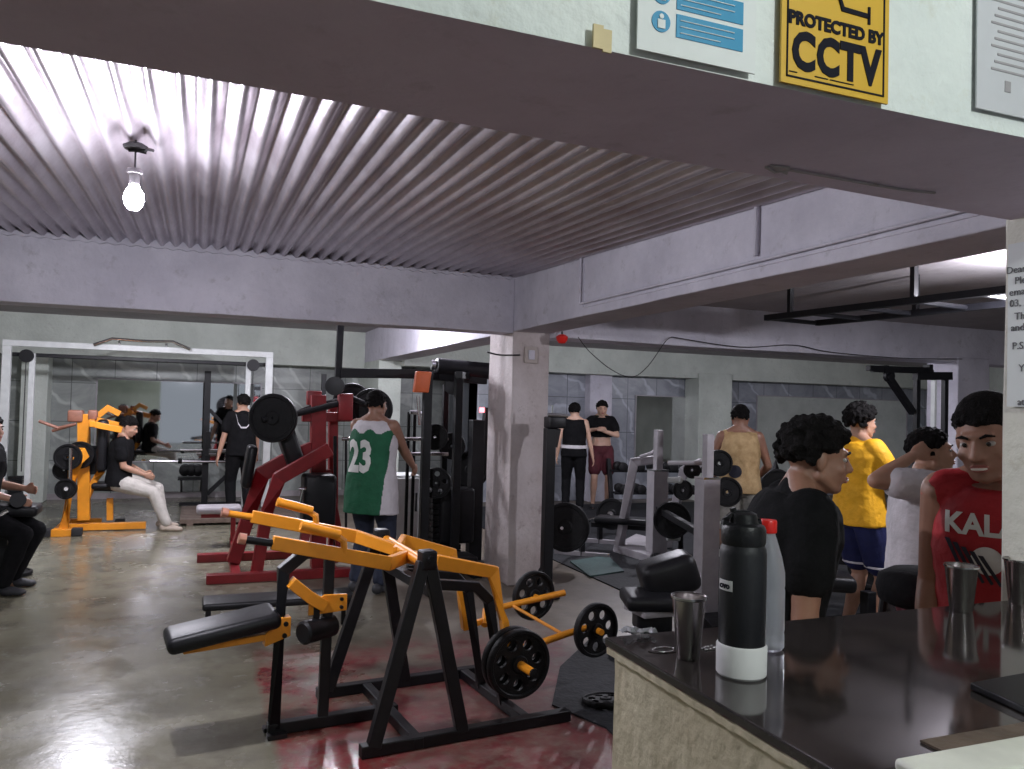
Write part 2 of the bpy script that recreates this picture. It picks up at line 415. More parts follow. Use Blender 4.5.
def plasterbeam(name, a, c, m, n=.004):
    """a beam with slightly uneven, hand-plastered faces"""
    b = BM(); bx(b, a, c)
    L = max(abs(c[i]-a[i]) for i in range(3)); 
    es = [e for e in b.edges if e.calc_length() > L*.9]
    bmesh.ops.subdivide_edges(b, edges=es, cuts=int(L/.25), use_grid_fill=True)
    for v in b.verts:
        q = noise.noise_vector(v.co*.8)*n*2+noise.noise_vector(v.co*3.1)*n; v.co += q
    return struct(name, b, m, smooth=25, bev=.006)
# near header: white front, shade put into the underside colour
b = BM(); bx(b, (XL, 1.02, 2.122), (XR, 1.44, 3.25)); 
es = [e for e in b.edges if e.calc_length() > 5]
bmesh.ops.subdivide_edges(b, edges=es, cuts=70, use_grid_fill=True)
for v in b.verts: v.co += noise.noise_vector(v.co*1.1)*.005+noise.noise_vector(v.co*4)*.002
for v in b.verts:
    if v.co.y > 1.3: v.co.y += .032*(min(v.co.x, 2)-1.2)-.008
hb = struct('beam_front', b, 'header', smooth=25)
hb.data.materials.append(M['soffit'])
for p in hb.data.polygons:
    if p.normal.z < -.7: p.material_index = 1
b = BM(); zs_ = 2.1185
bar(b, [AZ(q, p, zs_) for q, p in ((766, 167), (775, 172), (790, 170), (830, 177), (868, 184), (905, 190), (935, 193))], .006, .004)
prism(b, [AZ(q, p, zs_) for q, p in ((770, 166), (790, 168), (787, 175), (776, 171))], (0, 0, .003)); struct('trim_3', b, 'slab', smooth=0)
# corrugated iron roof over the left bay, rising away from the camera
b = BM(); per = .1; nper = 72; seg = 10; x0 = XP-nper*per; rows = []
ys = [1.44+i*(YB+.06-1.44)/10 for i in range(11)]
for y in ys:
    row = []
    for i in range(nper*seg+1):
        x = x0+i*per/seg; ph = 2*PI*i/seg
        z = 2.565+.033*y+.023*math.sin(ph)+.010*noise.noise(Vector((x*.9, y*.8, 0)))+.004*noise.noise(Vector((x*6, y*1.2, 3)))
        row.append(b.verts.new((x, y, z)))
    rows.append(row)
for a, c in zip(rows, rows[1:]):
    for i in range(len(a)-1): b.faces.new((a[i], a[i+1], c[i+1], c[i]))
rf = struct('ceiling_corrugated', b, 'tin', smooth=80)
md = rf.modifiers.new('sheet', 'SOLIDIFY'); md.thickness = .002
plasterbeam('beam_cross_left', (XL, YB, 2.27), (XP, YB+.3, 3.0), 'paint')
plasterbeam('beam_long', (XP, 1.45, 2.285), (XP+.36, YK, 3.0), 'paint')
plasterbeam('beam_cross_right', (XP+.36, YB-.1, 2.24), (XR, YB+.25, 2.66), 'paint')
plasterbeam('beam_back_left', (XL, 13.55, 2.19), (XP, YK, 2.85), 'green_paint')
plasterbeam('beam_back_right', (XP+.36, 12.2, 2.2), (XR, YR, 2.7), 'green_paint')
# cement fillet where the sheet meets the cross beam
b = BM()
pts = [(x0+i*.05, YB-.012+.01*noise.noise(Vector((i*.7, 0, 0))), 2.765+.008*math.sin(2*PI*i*.5+1)) for i in range(int(7.2/.05)+1)]
bar(b, pts, .03, .035); struct('trim_1', b, 'paint')
# raised plaster border and risers on the long beam
b = BM(); bar(b, [(XP-.004, 1.5, 2.35), (XP-.004, 5.3, 2.35)], .012, .012)
bar(b, [(XP-.004, 5.3, 2.35), (XP-.004, 5.3, 2.68)], .012, .012); bar(b, [(XP-.004, 3.32, 2.42), (XP-.004, 3.32, 2.66)], .014, .014)
struct('trim_2', b, 'paint')
b = BM(); tube(b, [(XP-.02, 1.5, 2.375), (XP-.02, 3.3, 2.373), (XP-.02, 5.32, 2.378)], .009, 8)
tube(b, [(XP-.02, 3.32, 2.4), (XP-.02, 3.32, 2.69)], .012, 8); tube(b, [(XP-.02, 5.32, 2.38), (XP-.02, 5.32, 2.72)], .010, 8)
tag('conduit_pipe', b, 'paint', 'thin white-painted conduit pipe with two risers along the long beam', 'pipe')
def pillar(name, a, c, m):
    b = BM(); bx(b, a, c); es = [e for e in b.edges if e.calc_length() > 1.5]
    bmesh.ops.subdivide_edges(b, edges=es, cuts=26, use_grid_fill=True)
    for v in b.verts: v.co += noise.noise_vector(v.co*2.3)*.007
    return struct(name, b, m, smooth=30, bev=.008)
pillar('pillar_middle', (XP, YB, 0), (XP+.36, YB+.62, 2.3), 'pillar')
pillar('pillar_right', (1.955, .98, 0), (2.6, 1.475, 2.13), 'pillar_cream')
# pilasters on the back walls
for i, (px0, px1, Y, YW) in enumerate(((20, 47, 13.6, YK), (385, 416, 12.4, YK), (590, 612, 12.4, YR), (699, 732, 12.15, YR))):
    a = AY(px0, 400, Y); c = AY(px1, 400, Y)
    if i == 1: a = Vector((2.64, 0, 0)); c = Vector((3.0, 0, 0))
    pillar('pillar_back_%d' % (i+1), (a.x, Y, 0), (c.x, YW, 2.3), 'green_paint' if i != 2 else 'paint')
a = AX(950, 400, 7.2)
pillar('pillar_far_right', (AY(958, 400, YB-.12).x, YB-.12, 0), (AY(958, 400, YB-.12).x+.5, YB+.3, 2.3), 'paint')
# dark skirting of the back wall
b = BM(); bx(b, (XL, YK-.02, 0), (4.2, YK, .09)); struct('baseboard_back', b, 'slab')

# wall mirrors
def mirror(x0_, x1_, z0_, z1_, Y, label):
    t = thing('wall_mirror', label, 'mirror', ((x0_+x1_)/2, Y, z0_))
    b = BM(); bx(b, (x0_, Y-.012, z0_), (x1_, Y, z1_)); mk('mirror_glass', b, 'mirror', t, smooth=0)
    b = BM()
    for q in ((x0_-.02, z0_-.02, x1_+.02, z0_), (x0_-.02, z1_, x1_+.02, z1_+.02), (x0_-.02, z0_, x0_, z1_), (x1_, z0_, x1_+.02, z1_)):
        bx(b, (q[0], Y-.02, q[1]), (q[2], Y, q[3]))
    mk('mirror_frame', b, 'grey_steel', t, smooth=0)
a = AY(98, 379, YK-.01); c = AY(258, 461, YK-.01)
mirror(a.x, c.x, c.z, a.z, YK-.005, 'wide framed mirror on the tiled wall behind the seated man')
a = AY(636, 396, YR); c = AY(697, 462, YR)
mirror(a.x, c.x, c.z, a.z, YR-.005, 'small mirror on the back wall between the two right pilasters')
a = AY(757, 396, YR); c = AY(905, 475, YR)
mirror(a.x, c.x, c.z, a.z, YR-.005, 'large mirror on the back wall behind the man in mustard jersey')

# ------------------------------------------------------------------ lamps
def bulb(loc, label, e, root_z, col=(.90, .90, 1)):
    x, y, z = loc
    t = thing('light_bulb', label, 'lamp', loc)
    b = BM(); lathe(b, [(.001, -.075), (.02, -.072), (.034, -.055), (.04, -.03), (.036, -.005), (.022, .02), (.017, .032)], loc, 20)
    g = mk('glass_bulb', b, 'bulb', t)
    b = BM(); lathe(b, [(.017, .03), (.02, .032), (.022, .075), (.030, .078), (.030, .095), (.004, .097)], loc, 20); mk('socket', b, 'porcelain', t)
    b = BM(); tube(b, [(x, y, z+.095), (x, y, root_z)], .004, 6); mk('cord', b, 'cable', t)
    L = bpy.data.lights.new('bulb_light', 'POINT'); L.energy = e; L.color = col; L.shadow_soft_size = .045
    o = bpy.data.objects.new('bulb_light', L); COL.objects.link(o); o.location = (x, y, z-.13)
    return t
pb = D(134, 192, 3.3)
t = bulb((pb.x, pb.y, pb.z), 'glowing bare bulb hanging under the corrugated ceiling', 79, 2.66)
# bunched fixture wire on the roof above the bulb
b = BM(); p0 = Vector((pb.x, pb.y, 2.635))
pts = [p0+Vector((.035*math.sin(k*1.9)+.005*k-.02, .02*math.cos(k*2.3), .008*math.sin(k*1.3)-.010)) for k in range(12)]
tube(b, pts, .007, 6); lathe(b, [(.045, -.012), (.05, .0), (.03, .012), (.001, .013)], p0, 16)
mk('ceiling_rose', b, 'cable', t)
bulb((-.9, 9.0, 2.66), 'unseen bare bulb added over the rear left bay behind the cross beam', 125, 2.8)  # added fill lamp, kept out of sight, brightens the rear left bay
bulb((1.7, 9.0, 2.66), 'unseen bare bulb added behind the cross beam near the middle pillar', 90, 2.8)  # second added lamp for the rear bay, concealed by the beam
bulb((5.2, 8.6, 2.52), 'unseen bare bulb added behind the right cross beam', 85, 2.64)  # added to light the right bay from behind its beam
bulb((9.6, 8.2, 2.52), 'unseen bare bulb added in the far right bay behind the right cross beam', 40, 2.64)  # extra unseen light added for the far right end
bulb((4.75, 3.4, 2.45), 'unseen bare bulb added in the right bay behind the cream pillar', 85, 2.64)  # added off-frame to light the right cross beam, ceiling slab and people
bulb((1.2, -.75, 2.75), 'unseen bare bulb added over the near side of the counter', 50, 3.2, (.93, 1, .97))  # added behind the camera to light the header front and counter
w = bpy.data.worlds.new('world'); S.world = w; w.use_nodes = True
w.node_tree.nodes['Background'].inputs[0].default_value = (.72, .80, .90, 1); w.node_tree.nodes['Background'].inputs[1].default_value = .25

# ------------------------------------------------------------------ header signs
YH = 1.012
def hp(px, py): return AY(px, py, YH)
def sheet(x0_, z0_, x1_, z1_, m, parent, name, y=YH, th=.003, rr=0.):
    b = BM(); bx(b, (x0_, y-th, z0_), (x1_, y, z1_), bev=0)
    return mk(name, b, m, parent, smooth=0)
bl = hp(779, 80); br_ = hp(886, 107)
x0_, x1_, z0_ = bl.x, br_.x, (bl.z+br_.z)/2; W = x1_-x0_; z1_ = z0_+W*1.35
t = thing('cctv_sign', 'yellow CCTV warning sign with black lettering on the header beam', 'sign', (x0_, YH, z0_))
sheet(x0_, z0_, x1_, z1_, 'yellow_sign', t, 'sign_board', th=.004)
b = BM(); i = W*.045; k = W*.012
for q in ((x0_+i, z0_+i, x1_-i, z0_+i+k), (x0_+i, z1_-i-k, x1_-i, z1_-i), (x0_+i, z0_+i, x0_+i+k, z1_-i), (x1_-i-k, z0_+i, x1_-i, z1_-i)):
    bx(b, (q[0], YH-.0055, q[1]), (q[2], YH-.003, q[3]))
mk('sign_border', b, 'ink', t, smooth=0)
cx = (x0_+x1_)/2
text('lettering', 'CCTV', W*.37, wall_mtx((cx, YH-.005, z0_+W*.235)), 'ink', t, .0036, sx=.80, sp=1.09)
text('lettering', 'PROTECTED BY', W*.128, wall_mtx((cx, YH-.005, z0_+W*.475)), 'ink', t, .006*W, sx=.98)
b = BM()
for q in ((.07, .14), (.30, .42), (.44, .66)): bx(b, (x0_+W*q[0], YH-.0055, z0_+W*.083), (x0_+W*q[1], YH-.003, z0_+W*.089))
mk('small_print', b, 'ink', t, smooth=0)
b = BM()   # camera pictogram: wall plate, bent arm, body
zc = z0_+W*.62
bar(b, [(cx+W*.30, YH-.005, zc-W*.055), (cx+W*.30, YH-.005, zc+W*.075)], W*.022, .002, Vector((0, 1, 0)))
bar(b, [(cx+W*.30, YH-.005, zc+W*.005), (cx+W*.05, YH-.005, zc+W*.01), (cx-W*.05, YH-.005, zc+W*.22)], .002, W*.035)
prism(b, [(cx-W*.36, YH-.0065, zc+W*.34), (cx+W*.18, YH-.0065, zc+W*.16), (cx+W*.26, YH-.0065, zc+W*.30), (cx-W*.28, YH-.0065, zc+W*.5)], (0, .002, 0))
mk('camera_pictogram', b, 'ink', t, smooth=0)

bl = hp(636, 49); br_ = hp(754, 75)
x0_, x1_, z0_ = bl.x, br_.x, (bl.z+br_.z)/2; W = x1_-x0_; z1_ = z0_+W*1.4
t = thing('safety_notice', 'white notice with blue instruction bars and round pictograms on the header beam', 'sign', (x0_, YH, z0_))
sheet(x0_, z0_, x1_, z1_, 'paper', t, 'notice_sheet')
b = BM()
for k in range(6):
    zz = z0_+W*(.14+k*.2); bx(b, (x0_+W*.31, YH-.0045, zz), (x1_-W*.12, YH-.002, zz+W*.165))
mk('blue_bar', b, 'blue', t, smooth=0)
b = BM(); b2 = BM()
for k in range(6):
    c = Vector((x0_+W*.185, YH-.003, z0_+W*(.225+k*.2)))
    lathe(b, [(W*.075, 0), (W*.075, .0015), (W*.0, .0016)], c, 24, Vector((0, -1, 0)))
    for q in range(3): bx(b2, (x0_+W*.34, YH-.006, z0_+W*(.17+k*.2+q*.045)), (x0_+W*(.80-.12*(q == 0)), YH-.004, z0_+W*(.1745+k*.2+q*.045)))
    lathe(b2, [(W*.018, 0), (W*.018, .001)], c+Vector((0, -.002, W*.035)), 12, Vector((0, -1, 0)))
    bx(b2, c+Vector((-W*.03, -.003, -W*.05)), c+Vector((W*.03, -.0015, W*.012)))
mk('pictogram_disc', b, 'blue', t, smooth=0); mk('white_print', b2, 'paper', t, smooth=0)

bl = hp(975, 108); x0_, z0_ = bl.x, bl.z-.0
t = thing('paper_notice', 'grey laminated paper notice with faint print at the right of the header beam', 'sign', (x0_, YH, z0_))
sheet(x0_, z0_, x0_+.19, z0_+.27, 'paper_grey', t, 'notice_sheet')
b = BM()
for k in range(13): bx(b, (x0_+.035+.008*(k % 3), YH-.0042, z0_+.075+k*.014), (x0_+.16-.01*((k*5) % 4), YH-.002, z0_+.079+k*.014))
bx(b, (x0_+.07, YH-.0042, z0_+.04), (x0_+.085, YH-.002, z0_+.06))
mk('faint_print', b, 'grey_steel', t, smooth=0)
a = hp(592, 48); b = BM(); bx(b, (a.x, YH-.004, a.z), (a.x+.016, YH, a.z+.034)); bx(b, (a.x+.016, YH-.003, a.z-.003), (a.x+.03, YH, a.z+.03))
tag('tape_piece', b, 'tape', 'small yellowed strips of tape left of the blue notice', 'tape', smooth=0)

# paper letter on the right pillar's left face
XF = 1.944
a = AX(1001, 246, XF); c = AX(1004, 420, XF)
t = thing('pillar_letter', 'white printed letter taped to the cream pillar at the right edge', 'paper', (XF, a.y, c.z))
b = BM(); bx(b, (XF, a.y-.02-.24, a.z-.42), (XF+.004, a.y-.02, a.z)); mk('letter_sheet', b, 'paper', t, smooth=0)
for k, (s, pz) in enumerate((('Dear c', 272), ('  Pleas', 283), ('email', 294), ('03, 20', 305), ('  Tha', 318), ('and c', 329), ('P.S.', 347), ('  Ya', 369), ('  at', 402))):
    p = AX(1002, pz, XF-.001)
    o = text('letter_line', s, .026, wall_mtx((XF-.0015, a.y-.052-.006*(k % 2), p.z), '-X'), 'ink_grey', t, .0)

# switch on the middle pillar, clips and wires
p = AY(531, 355, YB-.008)
t = thing('wall_switch', 'square yellowed light switch near the top of the middle pillar', 'switch', p)
b = BM(); box(b, p, (.13, .02, .15), bev=.006); mk('switch_plate', b, 'switch', t)
b = BM(); box(b, p+Vector((0, -.014, 0)), (.06, .014, .085), bev=.004); mk('rocker', b, 'paint', t)
def wire(pts, r, label, m='cable', d=None):
    pts = [Vector(q) for q in pts]; out = []
    for i in range(len(pts)-1):
        p0 = pts[max(i-1, 0)]; p1 = pts[i]; p2 = pts[i+1]; p3 = pts[min(i+2, len(pts)-1)]
        for k in range(6):
            s = k/6; out.append(.5*((2*p1)+(p2-p0)*s+(2*p0-5*p1+4*p2-p3)*s*s+(3*p1-p0-3*p2+p3)*s**3))
    out.append(pts[-1]); b = BM(); tube(b, out, r, 6); return tag('wire', b, m, label, 'wire')
Yw = YB-.14
wire([AY(578, 337, Yw), AY(590, 352, Yw), AY(612, 370, Yw), AY(632, 377, Yw), AY(648, 366, Yw), AY(665, 342, Yw), AY(672, 337, Yw)], .004, 'dark drooping wire loop on the right cross beam near the pillar')
wire([AY(672, 337, Yw), AY(740, 347, Yw), AY(793, 345, Yw), AY(830, 352, Yw), AY(900, 358, Yw), AY(962, 359, Yw)], .0045, 'dark wire running along the right cross beam to the far column')
wire([AY(487, 352, YB-.02), AY(500, 355, YB-.02), AY(520, 355, YB-.015)], .008, 'short dark wire feeding the pillar switch')
p = AY(562, 339, YB-.16)
t = thing('alarm_lamp', 'small orange-red plastic lamp under the beam right of the pillar', 'lamp', p)
b = BM(); lathe(b, [(.001, -.045), (.03, -.038), (.05, -.01), (.055, .02), (.03, .04)], p, 16); mk('lamp_cover', b, 'red_plastic', t)
b = BM(); tube(b, [p+Vector((0, 0, .04)), p+Vector((.02, .05, .12))], .008, 6); mk('lamp_cord', b, 'cable', t)

# overhead ladder bars hanging in the right bay
zL = 2.36
q = [AZ(766, 318, zL), AZ(1030, 287, zL), AZ(818, 323, zL), AZ(1030, 303, zL)]
t = thing('ladder_bars', 'black overhead ladder bars hung from the right bay ceiling', 'monkey bars', q[0])
dirv = (q[1]-q[0]).normalized(); per_ = Vector((-dirv.y, dirv.x, 0))
q1 = AZ(818, 323, zL); off = (q1-q[0]).dot(per_)
b = BM(); Lb = 3.6
bar(b, [q[0], q[0]+dirv*Lb], .045); bar(b, [q[0]+per_*off, q[0]+per_*off+dirv*Lb], .045); mk('rail', b, 'black', t)
for k in range(9):
    b = BM(); s = .0+k*.43; tube(b, [q[0]+dirv*s, q[0]+dirv*s+per_*off], .018, 8); mk('rung', b, 'black', t)
for s, e in ((.25, 0), (1.3, 0), (2.4, 0), (.9, 1), (2.0, 1)):
    b = BM(); p = q[0]+dirv*s+per_*(off*e); bar(b, [p, Vector((p.x, p.y, 2.645))], .035); mk('hanger', b, 'black', t)

# ================================================================== COUNTER
zC = 1.14; A0 = (.785, .80); A1 = (1.953, 1.445)
t = thing('bar_counter', 'counter with dark glossy stone top and worn cream side panel', 'counter', (.8, .8, 0))
b = BM(); bx(b, (A0[0], A0[1], zC-.017), (A1[0], A1[1], zC)); bx(b, (A1[0]-.0, A0[1], zC-.028), (A1[0]+.0005, .97, zC)) if False else None
mk('counter_top', b, 'top', t, smooth=0, bev=.003)
b = BM(); bx(b, (A0[0]+.012, A0[1]+.0, 0), (A1[0], A1[1]-.02, zC-.017)); 
es = [e for e in b.edges]; bmesh.ops.subdivide_edges(b, edges=es, cuts=22, use_grid_fill=True)
for v in b.verts: v.co.x += .006*noise.noise(v.co*9); 
mk('counter_body', b, 'counter_side', t, smooth=30)
b = BM()   # chipped filler line under the stone edge
pts = [Vector((A0[0]+.006+.004*noise.noise(Vector((k*.9, 0, 0))), A0[1]+k*(A1[1]-A0[1]-.01)/40, zC-.024+.004*noise.noise(Vector((k*.7, 3, 0))))) for k in range(41)]
bar(b, pts, .012, .012); mk('edge_filler', b, 'counter_side', t)
b = BM(); bx(b, (.87, A0[1]-.07, zC-.03), (2.2, A0[1]+.004, zC+.012), bev=0); tb = mk('edge_board', b, 'white_trim', t, bev=.006)
b = BM(); bx(b, (1.05, A0[1]-.40, zC-.012), (2.2, A0[1]-.072, zC+.002)); 
tag('blue_cover', b, 'blue_paper', 'pale blue plastic sheet beside the white board at the bottom right', 'sheet', smooth=0)
b = BM(); bx(b, (.97, A0[1]+.012, zC+.0005), (1.30, A0[1]+.05, zC+.004)); tag('wood_strip', b, 'wood', 'thin brown strip lying on the counter beside the white board', 'strip', smooth=0)
a = AZ(970, 690, zC); 
b = BM(); prism(b, [a+Vector((0, 0, .001)), AZ(1030, 678, zC+.001), AZ(1080, 700, zC+.001), AZ(1032, 718, zC+.001)], (0, 0, .012))
tag('black_tablet', b, 'black', 'flat black slab lying on the counter at the right edge', 'tablet', bev=.002)

def cup(px, py, h, rr, label):
    c = AZ(px, py, zC); c.z = zC
    t = thing('steel_cup', label, 'cup', c, 0, 'stainless steel tumblers on the counter')
    b = BM(); k = .70
    lathe(b, [(rr*k*.9, .0), (rr*k, .003), (rr, h-.002), (rr*1.07, h), (rr*1.07, h+.002), (rr*.97, h), (rr*(k-.02), .006), (.001, .006)], c, 40, cap=True)
    mk('cup_wall', b, 'steel', t, smooth=50); 
    b = BM(); lathe(b, [(rr*1.03, h-.003), (rr*1.085, h-.001), (rr*1.09, h+.003), (rr*1.03, h+.003)], c, 40, cap=False); mk('rolled_rim', b, 'chrome', t)
cup(688, 658, .113, .031, 'steel tumbler at the left end of the counter beside the black bottle')
cup(961, 611, .107, .036, 'steel tumbler in front of the red jersey on the counter')
cup(1019, 603, .108, .034, 'steel tumbler cut by the right edge beside the cream pillar')
# black flask
c = AZ(741, 674, zC); c.z = zC
t = thing('water_flask', 'tall matt black insulated flask with white silicone boot', 'bottle', c)
R = .0405
b = BM(); lathe(b, [(R*.9, .002), (R, .008), (R, .212), (R*.97, .222), (R*.90, .228), (R*.9, .232), (.001, .232)], c, 48); mk('flask_body', b, 'bottle_black', t)
b = BM(); lathe(b, [(R*.98, .0), (R*1.07, .004), (R*1.08, .052), (R*1.02, .056)], c, 48); mk('silicone_boot', b, 'boot_white', t)
b = BM(); lathe(b, [(R*.91, .228), (R*.95, .233), (R*.96, .255), (R*.88, .262), (R*.62, .266), (R*.55, .282), (R*.40, .285), (.001, .285)], c, 40); ld = mk('lid', b, 'black_pad', t)
b = BM()
pts = [c+RT*(.030*math.cos(a_)-.004)+Z3*(.262+.024*math.sin(a_)) for a_ in [PI*k/10 for k in range(11)]]
bar(b, pts, .012, .006); tube(b, [c-RT*.014+Z3*.275, c-RT*.020+Z3*.292], .006, 8); mk('carry_loop', b, 'black_pad', ld)
b = BM()   # wrapped white label tag
ang0 = math.atan2(-(c.y), -(c.x))    # towards the camera
rings = []
for k in range(9):
    a_ = ang0-.42-k*.10; 
    rings.append([c+Vector((math.cos(a_)*(R+r_), math.sin(a_)*(R+r_), z_)) for r_, z_ in ((.0004, .150), (.0012, .150), (.0012, .168), (.0004, .168))])
loft(b, rings); tg = mk('label_tag', b, 'boot_white', t)
a_ = ang0-.78
rm = Matrix.Rotation(a_+PI/2, 4, 'Z') @ Matrix(((1, 0, 0), (0, 0, -1), (0, 1, 0))).to_4x4()
# text frame faces outward from the flask side
rm = Matrix.Translation(c+Vector((math.cos(a_)*(R+.0022), math.sin(a_)*(R+.0022), .159))) @ rm
text('label_lettering', 'ovo', .015, rm, 'ink', tg, .0006)
# clear bottle with red cap
c = AZ(766, 648, zC); c.z = zC; R = .034
t = thing('plastic_bottle', 'clear plastic water bottle with red cap behind the black flask', 'bottle', c)
b = BM(); lathe(b, [(R*.85, 0), (R, .006), (R*.99, .03), (R*.96, .034), (R, .04), (R, .115), (R*.97, .12), (R, .126), (R*.98, .150), (R*.80, .18), (R*.52, .212), (R*.42, .222), (R*.42, .232)], c, 40); mk('bottle_body', b, 'glass_plastic', t)
b = BM(); lathe(b, [(R*.47, .226), (R*.50, .228), (R*.50, .248), (R*.46, .251), (.001, .251)], c, 30); mk('cap', b, 'red_plastic', t)
# crumpled wrap and the wet spill ring by the left cup
c = AZ(640, 636, zC); b = BM(); rr_ = random.Random(3)
bmesh.ops.create_grid(b, x_segments=22, y_segments=12, size=1, matrix=Matrix.Translation(c+Vector((0, .008, .006))) @ Matrix.Rotation(-.1, 4, 'Z') @ Matrix.Diagonal((.036, .018, 1, 1)))
for v in b.verts: v.co.z += abs(noise.noise(v.co*60))*.014+.002*noise.noise(v.co*200)
o = tag('plastic_wrap', b, 'wrap', 'small crumpled clear plastic wrap at the left corner of the counter', 'wrapper', smooth=30); md = o.modifiers.new('s', 'SOLIDIFY'); md.thickness = .0006
def blob(c, rx, ry, h, seed):
    b = BM(); pts = []
    for k in range(40):
        a_ = 2*PI*k/40; q = 1+.22*noise.noise(Vector((math.cos(a_)*1.6, math.sin(a_)*1.6, seed))); pts.append(c+Vector((rx*q*math.cos(a_), ry*q*math.sin(a_), 0)))
    prism(b, pts, (0, 0, h)); return b
p = AZ(668, 650, zC+.0004); t = thing('spill', 'dark spill ring with shiny wet edge around the left steel tumbler', 'spill', p)
mk('wet_film', blob(p-RT*.006, .034, .020, .0009, 1), 'top', t)
b = BM(); tube(b, [p-RT*.008+Vector((.022*math.cos(a_)*(1+.1*math.sin(3*a_)), .014*math.sin(a_), .0012)) for a_ in [2*PI*k/28 for k in range(27)]], .0011, 6); mk('wet_edge', b, 'chrome', t)
p = AZ(712, 648, zC+.0004); t = thing('spill', 'dark crumbs and wet spots between the left tumbler and the flask', 'spill', p)
mk('wet_film', blob(p, .024, .012, .0010, 5), 'spill', t)
b = BM()
for k in range(16):
    q = p+Vector((rnd.uniform(-.026, .026), rnd.uniform(-.012, .012), .0015)); ell(b, q, (.0022, .002, .0016), n=8)
mk('droplets', b, 'chrome', t)
# ================================================================== WEIGHT PLATES
def plate_mesh(R, th, holes=7, rimw=.14, dish=True):
    """iron disc with lightening holes, raised rim and hub; axis along local Y"""
    cu = bpy.data.curves.new('p', 'CURVE'); cu.dimensions = '2D'; cu.fill_mode = 'BOTH'; cu.extrude = th*.22; cu.resolution_u = 4
    def circ(cx, cy, r, n):
        sp = cu.splines.new('POLY'); sp.points.add(n-1); sp.use_cyclic_u = True
        for i in range(n): sp.points[i].co = (cx+r*math.cos(2*PI*i/n), cy+r*math.sin(2*PI*i/n), 0, 1)
    circ(0, 0, R*.97, 56); circ(0, 0, R*.08, 20)
    for k in range(holes): a = 2*PI*k/holes+.2; circ(R*.60*math.cos(a), R*.60*math.sin(a), R*.17, 18)
    o = bpy.data.objects.new('tmp', cu); COL.objects.link(o); bpy.context.view_layer.update()
    dg = bpy.context.evaluated_depsgraph_get(); me = bpy.data.meshes.new_from_object(o.evaluated_get(dg), depsgraph=dg); bpy.data.objects.remove(o)
    b = BM(); b.from_mesh(me); bmesh.ops.rotate(b, verts=b.verts, matrix=Matrix.Rotation(PI/2, 3, 'X'))
    Y = Vector((0, 1, 0)); h = th/2
    def ring(r0, r1, t_):
        lathe(b, [(r0, -t_*.7), (r0+(r1-r0)*.2, -t_), (r1-(r1-r0)*.2, -t_), (r1, -t_*.7), (r1, t_*.7), (r1-(r1-r0)*.2, t_), (r0+(r1-r0)*.2, t_), (r0, t_*.7), (r0, -t_*.7)], (0, 0, 0), 56, Y, cap=False)
    ring(R*(1-rimw), R, h); ring(R*.085, R*.26, h*1.1)
    return b
PM = {}
def plate(c, n, R, label, th=.04, holes=7, m='iron', group=None):
    key = (round(R, 3), th, holes, m)
    if key not in PM:
        if holes: b = plate_mesh(R, th, holes)
        else:
            b = BM(); h = th/2
            lathe(b, [(.014, -h*.9), (R*.25, -h), (R*.3, -h*.55), (R*.82, -h*.55), (R*.86, -h), (R*.97, -h), (R, -h*.7), (R, h*.7), (R*.97, h), (R*.86, h), (R*.82, h*.55), (R*.3, h*.55), (R*.25, h), (.014, h*.9), (.014, -h*.9)], (0, 0, 0), 48, Vector((0, 1, 0)), cap=False)
        o = mk('weight_plate', b, m, smooth=40); PM[key] = o
    else:
        o = PM[key].copy(); COL.objects.link(o)
    q = Vector((0, 1, 0)).rotation_difference(Vector(n).normalized())
    o.rotation_mode = 'QUATERNION'; o.rotation_quaternion = q; o.location = c
    setprops(o, label, 'weight plate', group)
    return o

class Local:
    """a machine's own frame: u along it, v across, z up"""
    def __init__(s, o, deg): s.o = Vector((o[0], o[1], 0)); a = math.radians(deg); s.u = Vector((math.cos(a), math.sin(a), 0)); s.v = Vector((-math.sin(a), math.cos(a), 0)); s.a = a
    def __call__(s, u, v, z): return s.o+s.u*u+s.v*v+Z3*z
    def mtx(s): return Matrix.Translation(s.o) @ Matrix.Rotation(s.a, 4, 'Z')

# ================================================================== ORANGE LEVER MACHINE (foreground)
L = Local((.40, 4.02), 6)
t = thing('lever_row_machine', 'orange-armed plate loaded lever machine with black frame and black seat in the foreground', 'exercise machine', L.o, L.a)
b = BM(); bar(b, [L(0, 0, .03), L(.02, 0, .78), L(.12, 0, .86), L(.20, 0, .86)], .055); mk('front_post', b, 'black', t, bev=.004)
b = BM(); bar(b, [L(.235, 0, .03), L(.245, 0, .86)], .05); mk('rear_post', b, 'black', t, bev=.004)
b = BM(); bar(b, [L(-.03, 0, .03), L(.62, 0, .03)], .055); bar(b, [L(.57, -.45, .03), L(.57, .40, .03)], .05); mk('base_beam', b, 'black', t, bev=.004)
b = BM(); bar(b, [L(-.04, -.05, .012), L(.05, -.05, .012)], .05, .02); bar(b, [L(-.04, .05, .012), L(.05, .05, .012)], .05, .02); mk('foot_plate', b, 'black', t)
for v, lab in ((-.42, 0), (.38, 1)):
    b = BM(); bar(b, [L(.30, v, .03), L(1.40, v, .03)], .055); mk('side_beam', b, 'black', t, bev=.004)
    vt = v*.86
    b = BM(); bar(b, [L(.36, v, .04), L(.60, vt, .85)], .06); mk('frame_leg', b, 'black', t, bev=.004)
    b = BM(); bar(b, [L(.80, v, .04), L(.63, vt, .85)], .06); mk('frame_leg', b, 'black', t, bev=.004)
    b = BM(); box(b, L(.62, vt, .86), (.075, .085, .09), L.a, bev=.01); mk('pivot_bracket', b, 'black', t)
    b = BM(); tube(b, [L(.62, vt-.06, .87), L(.62, vt+.06, .87)], .016, 12); mk('pivot_bolt', b, 'iron', t)
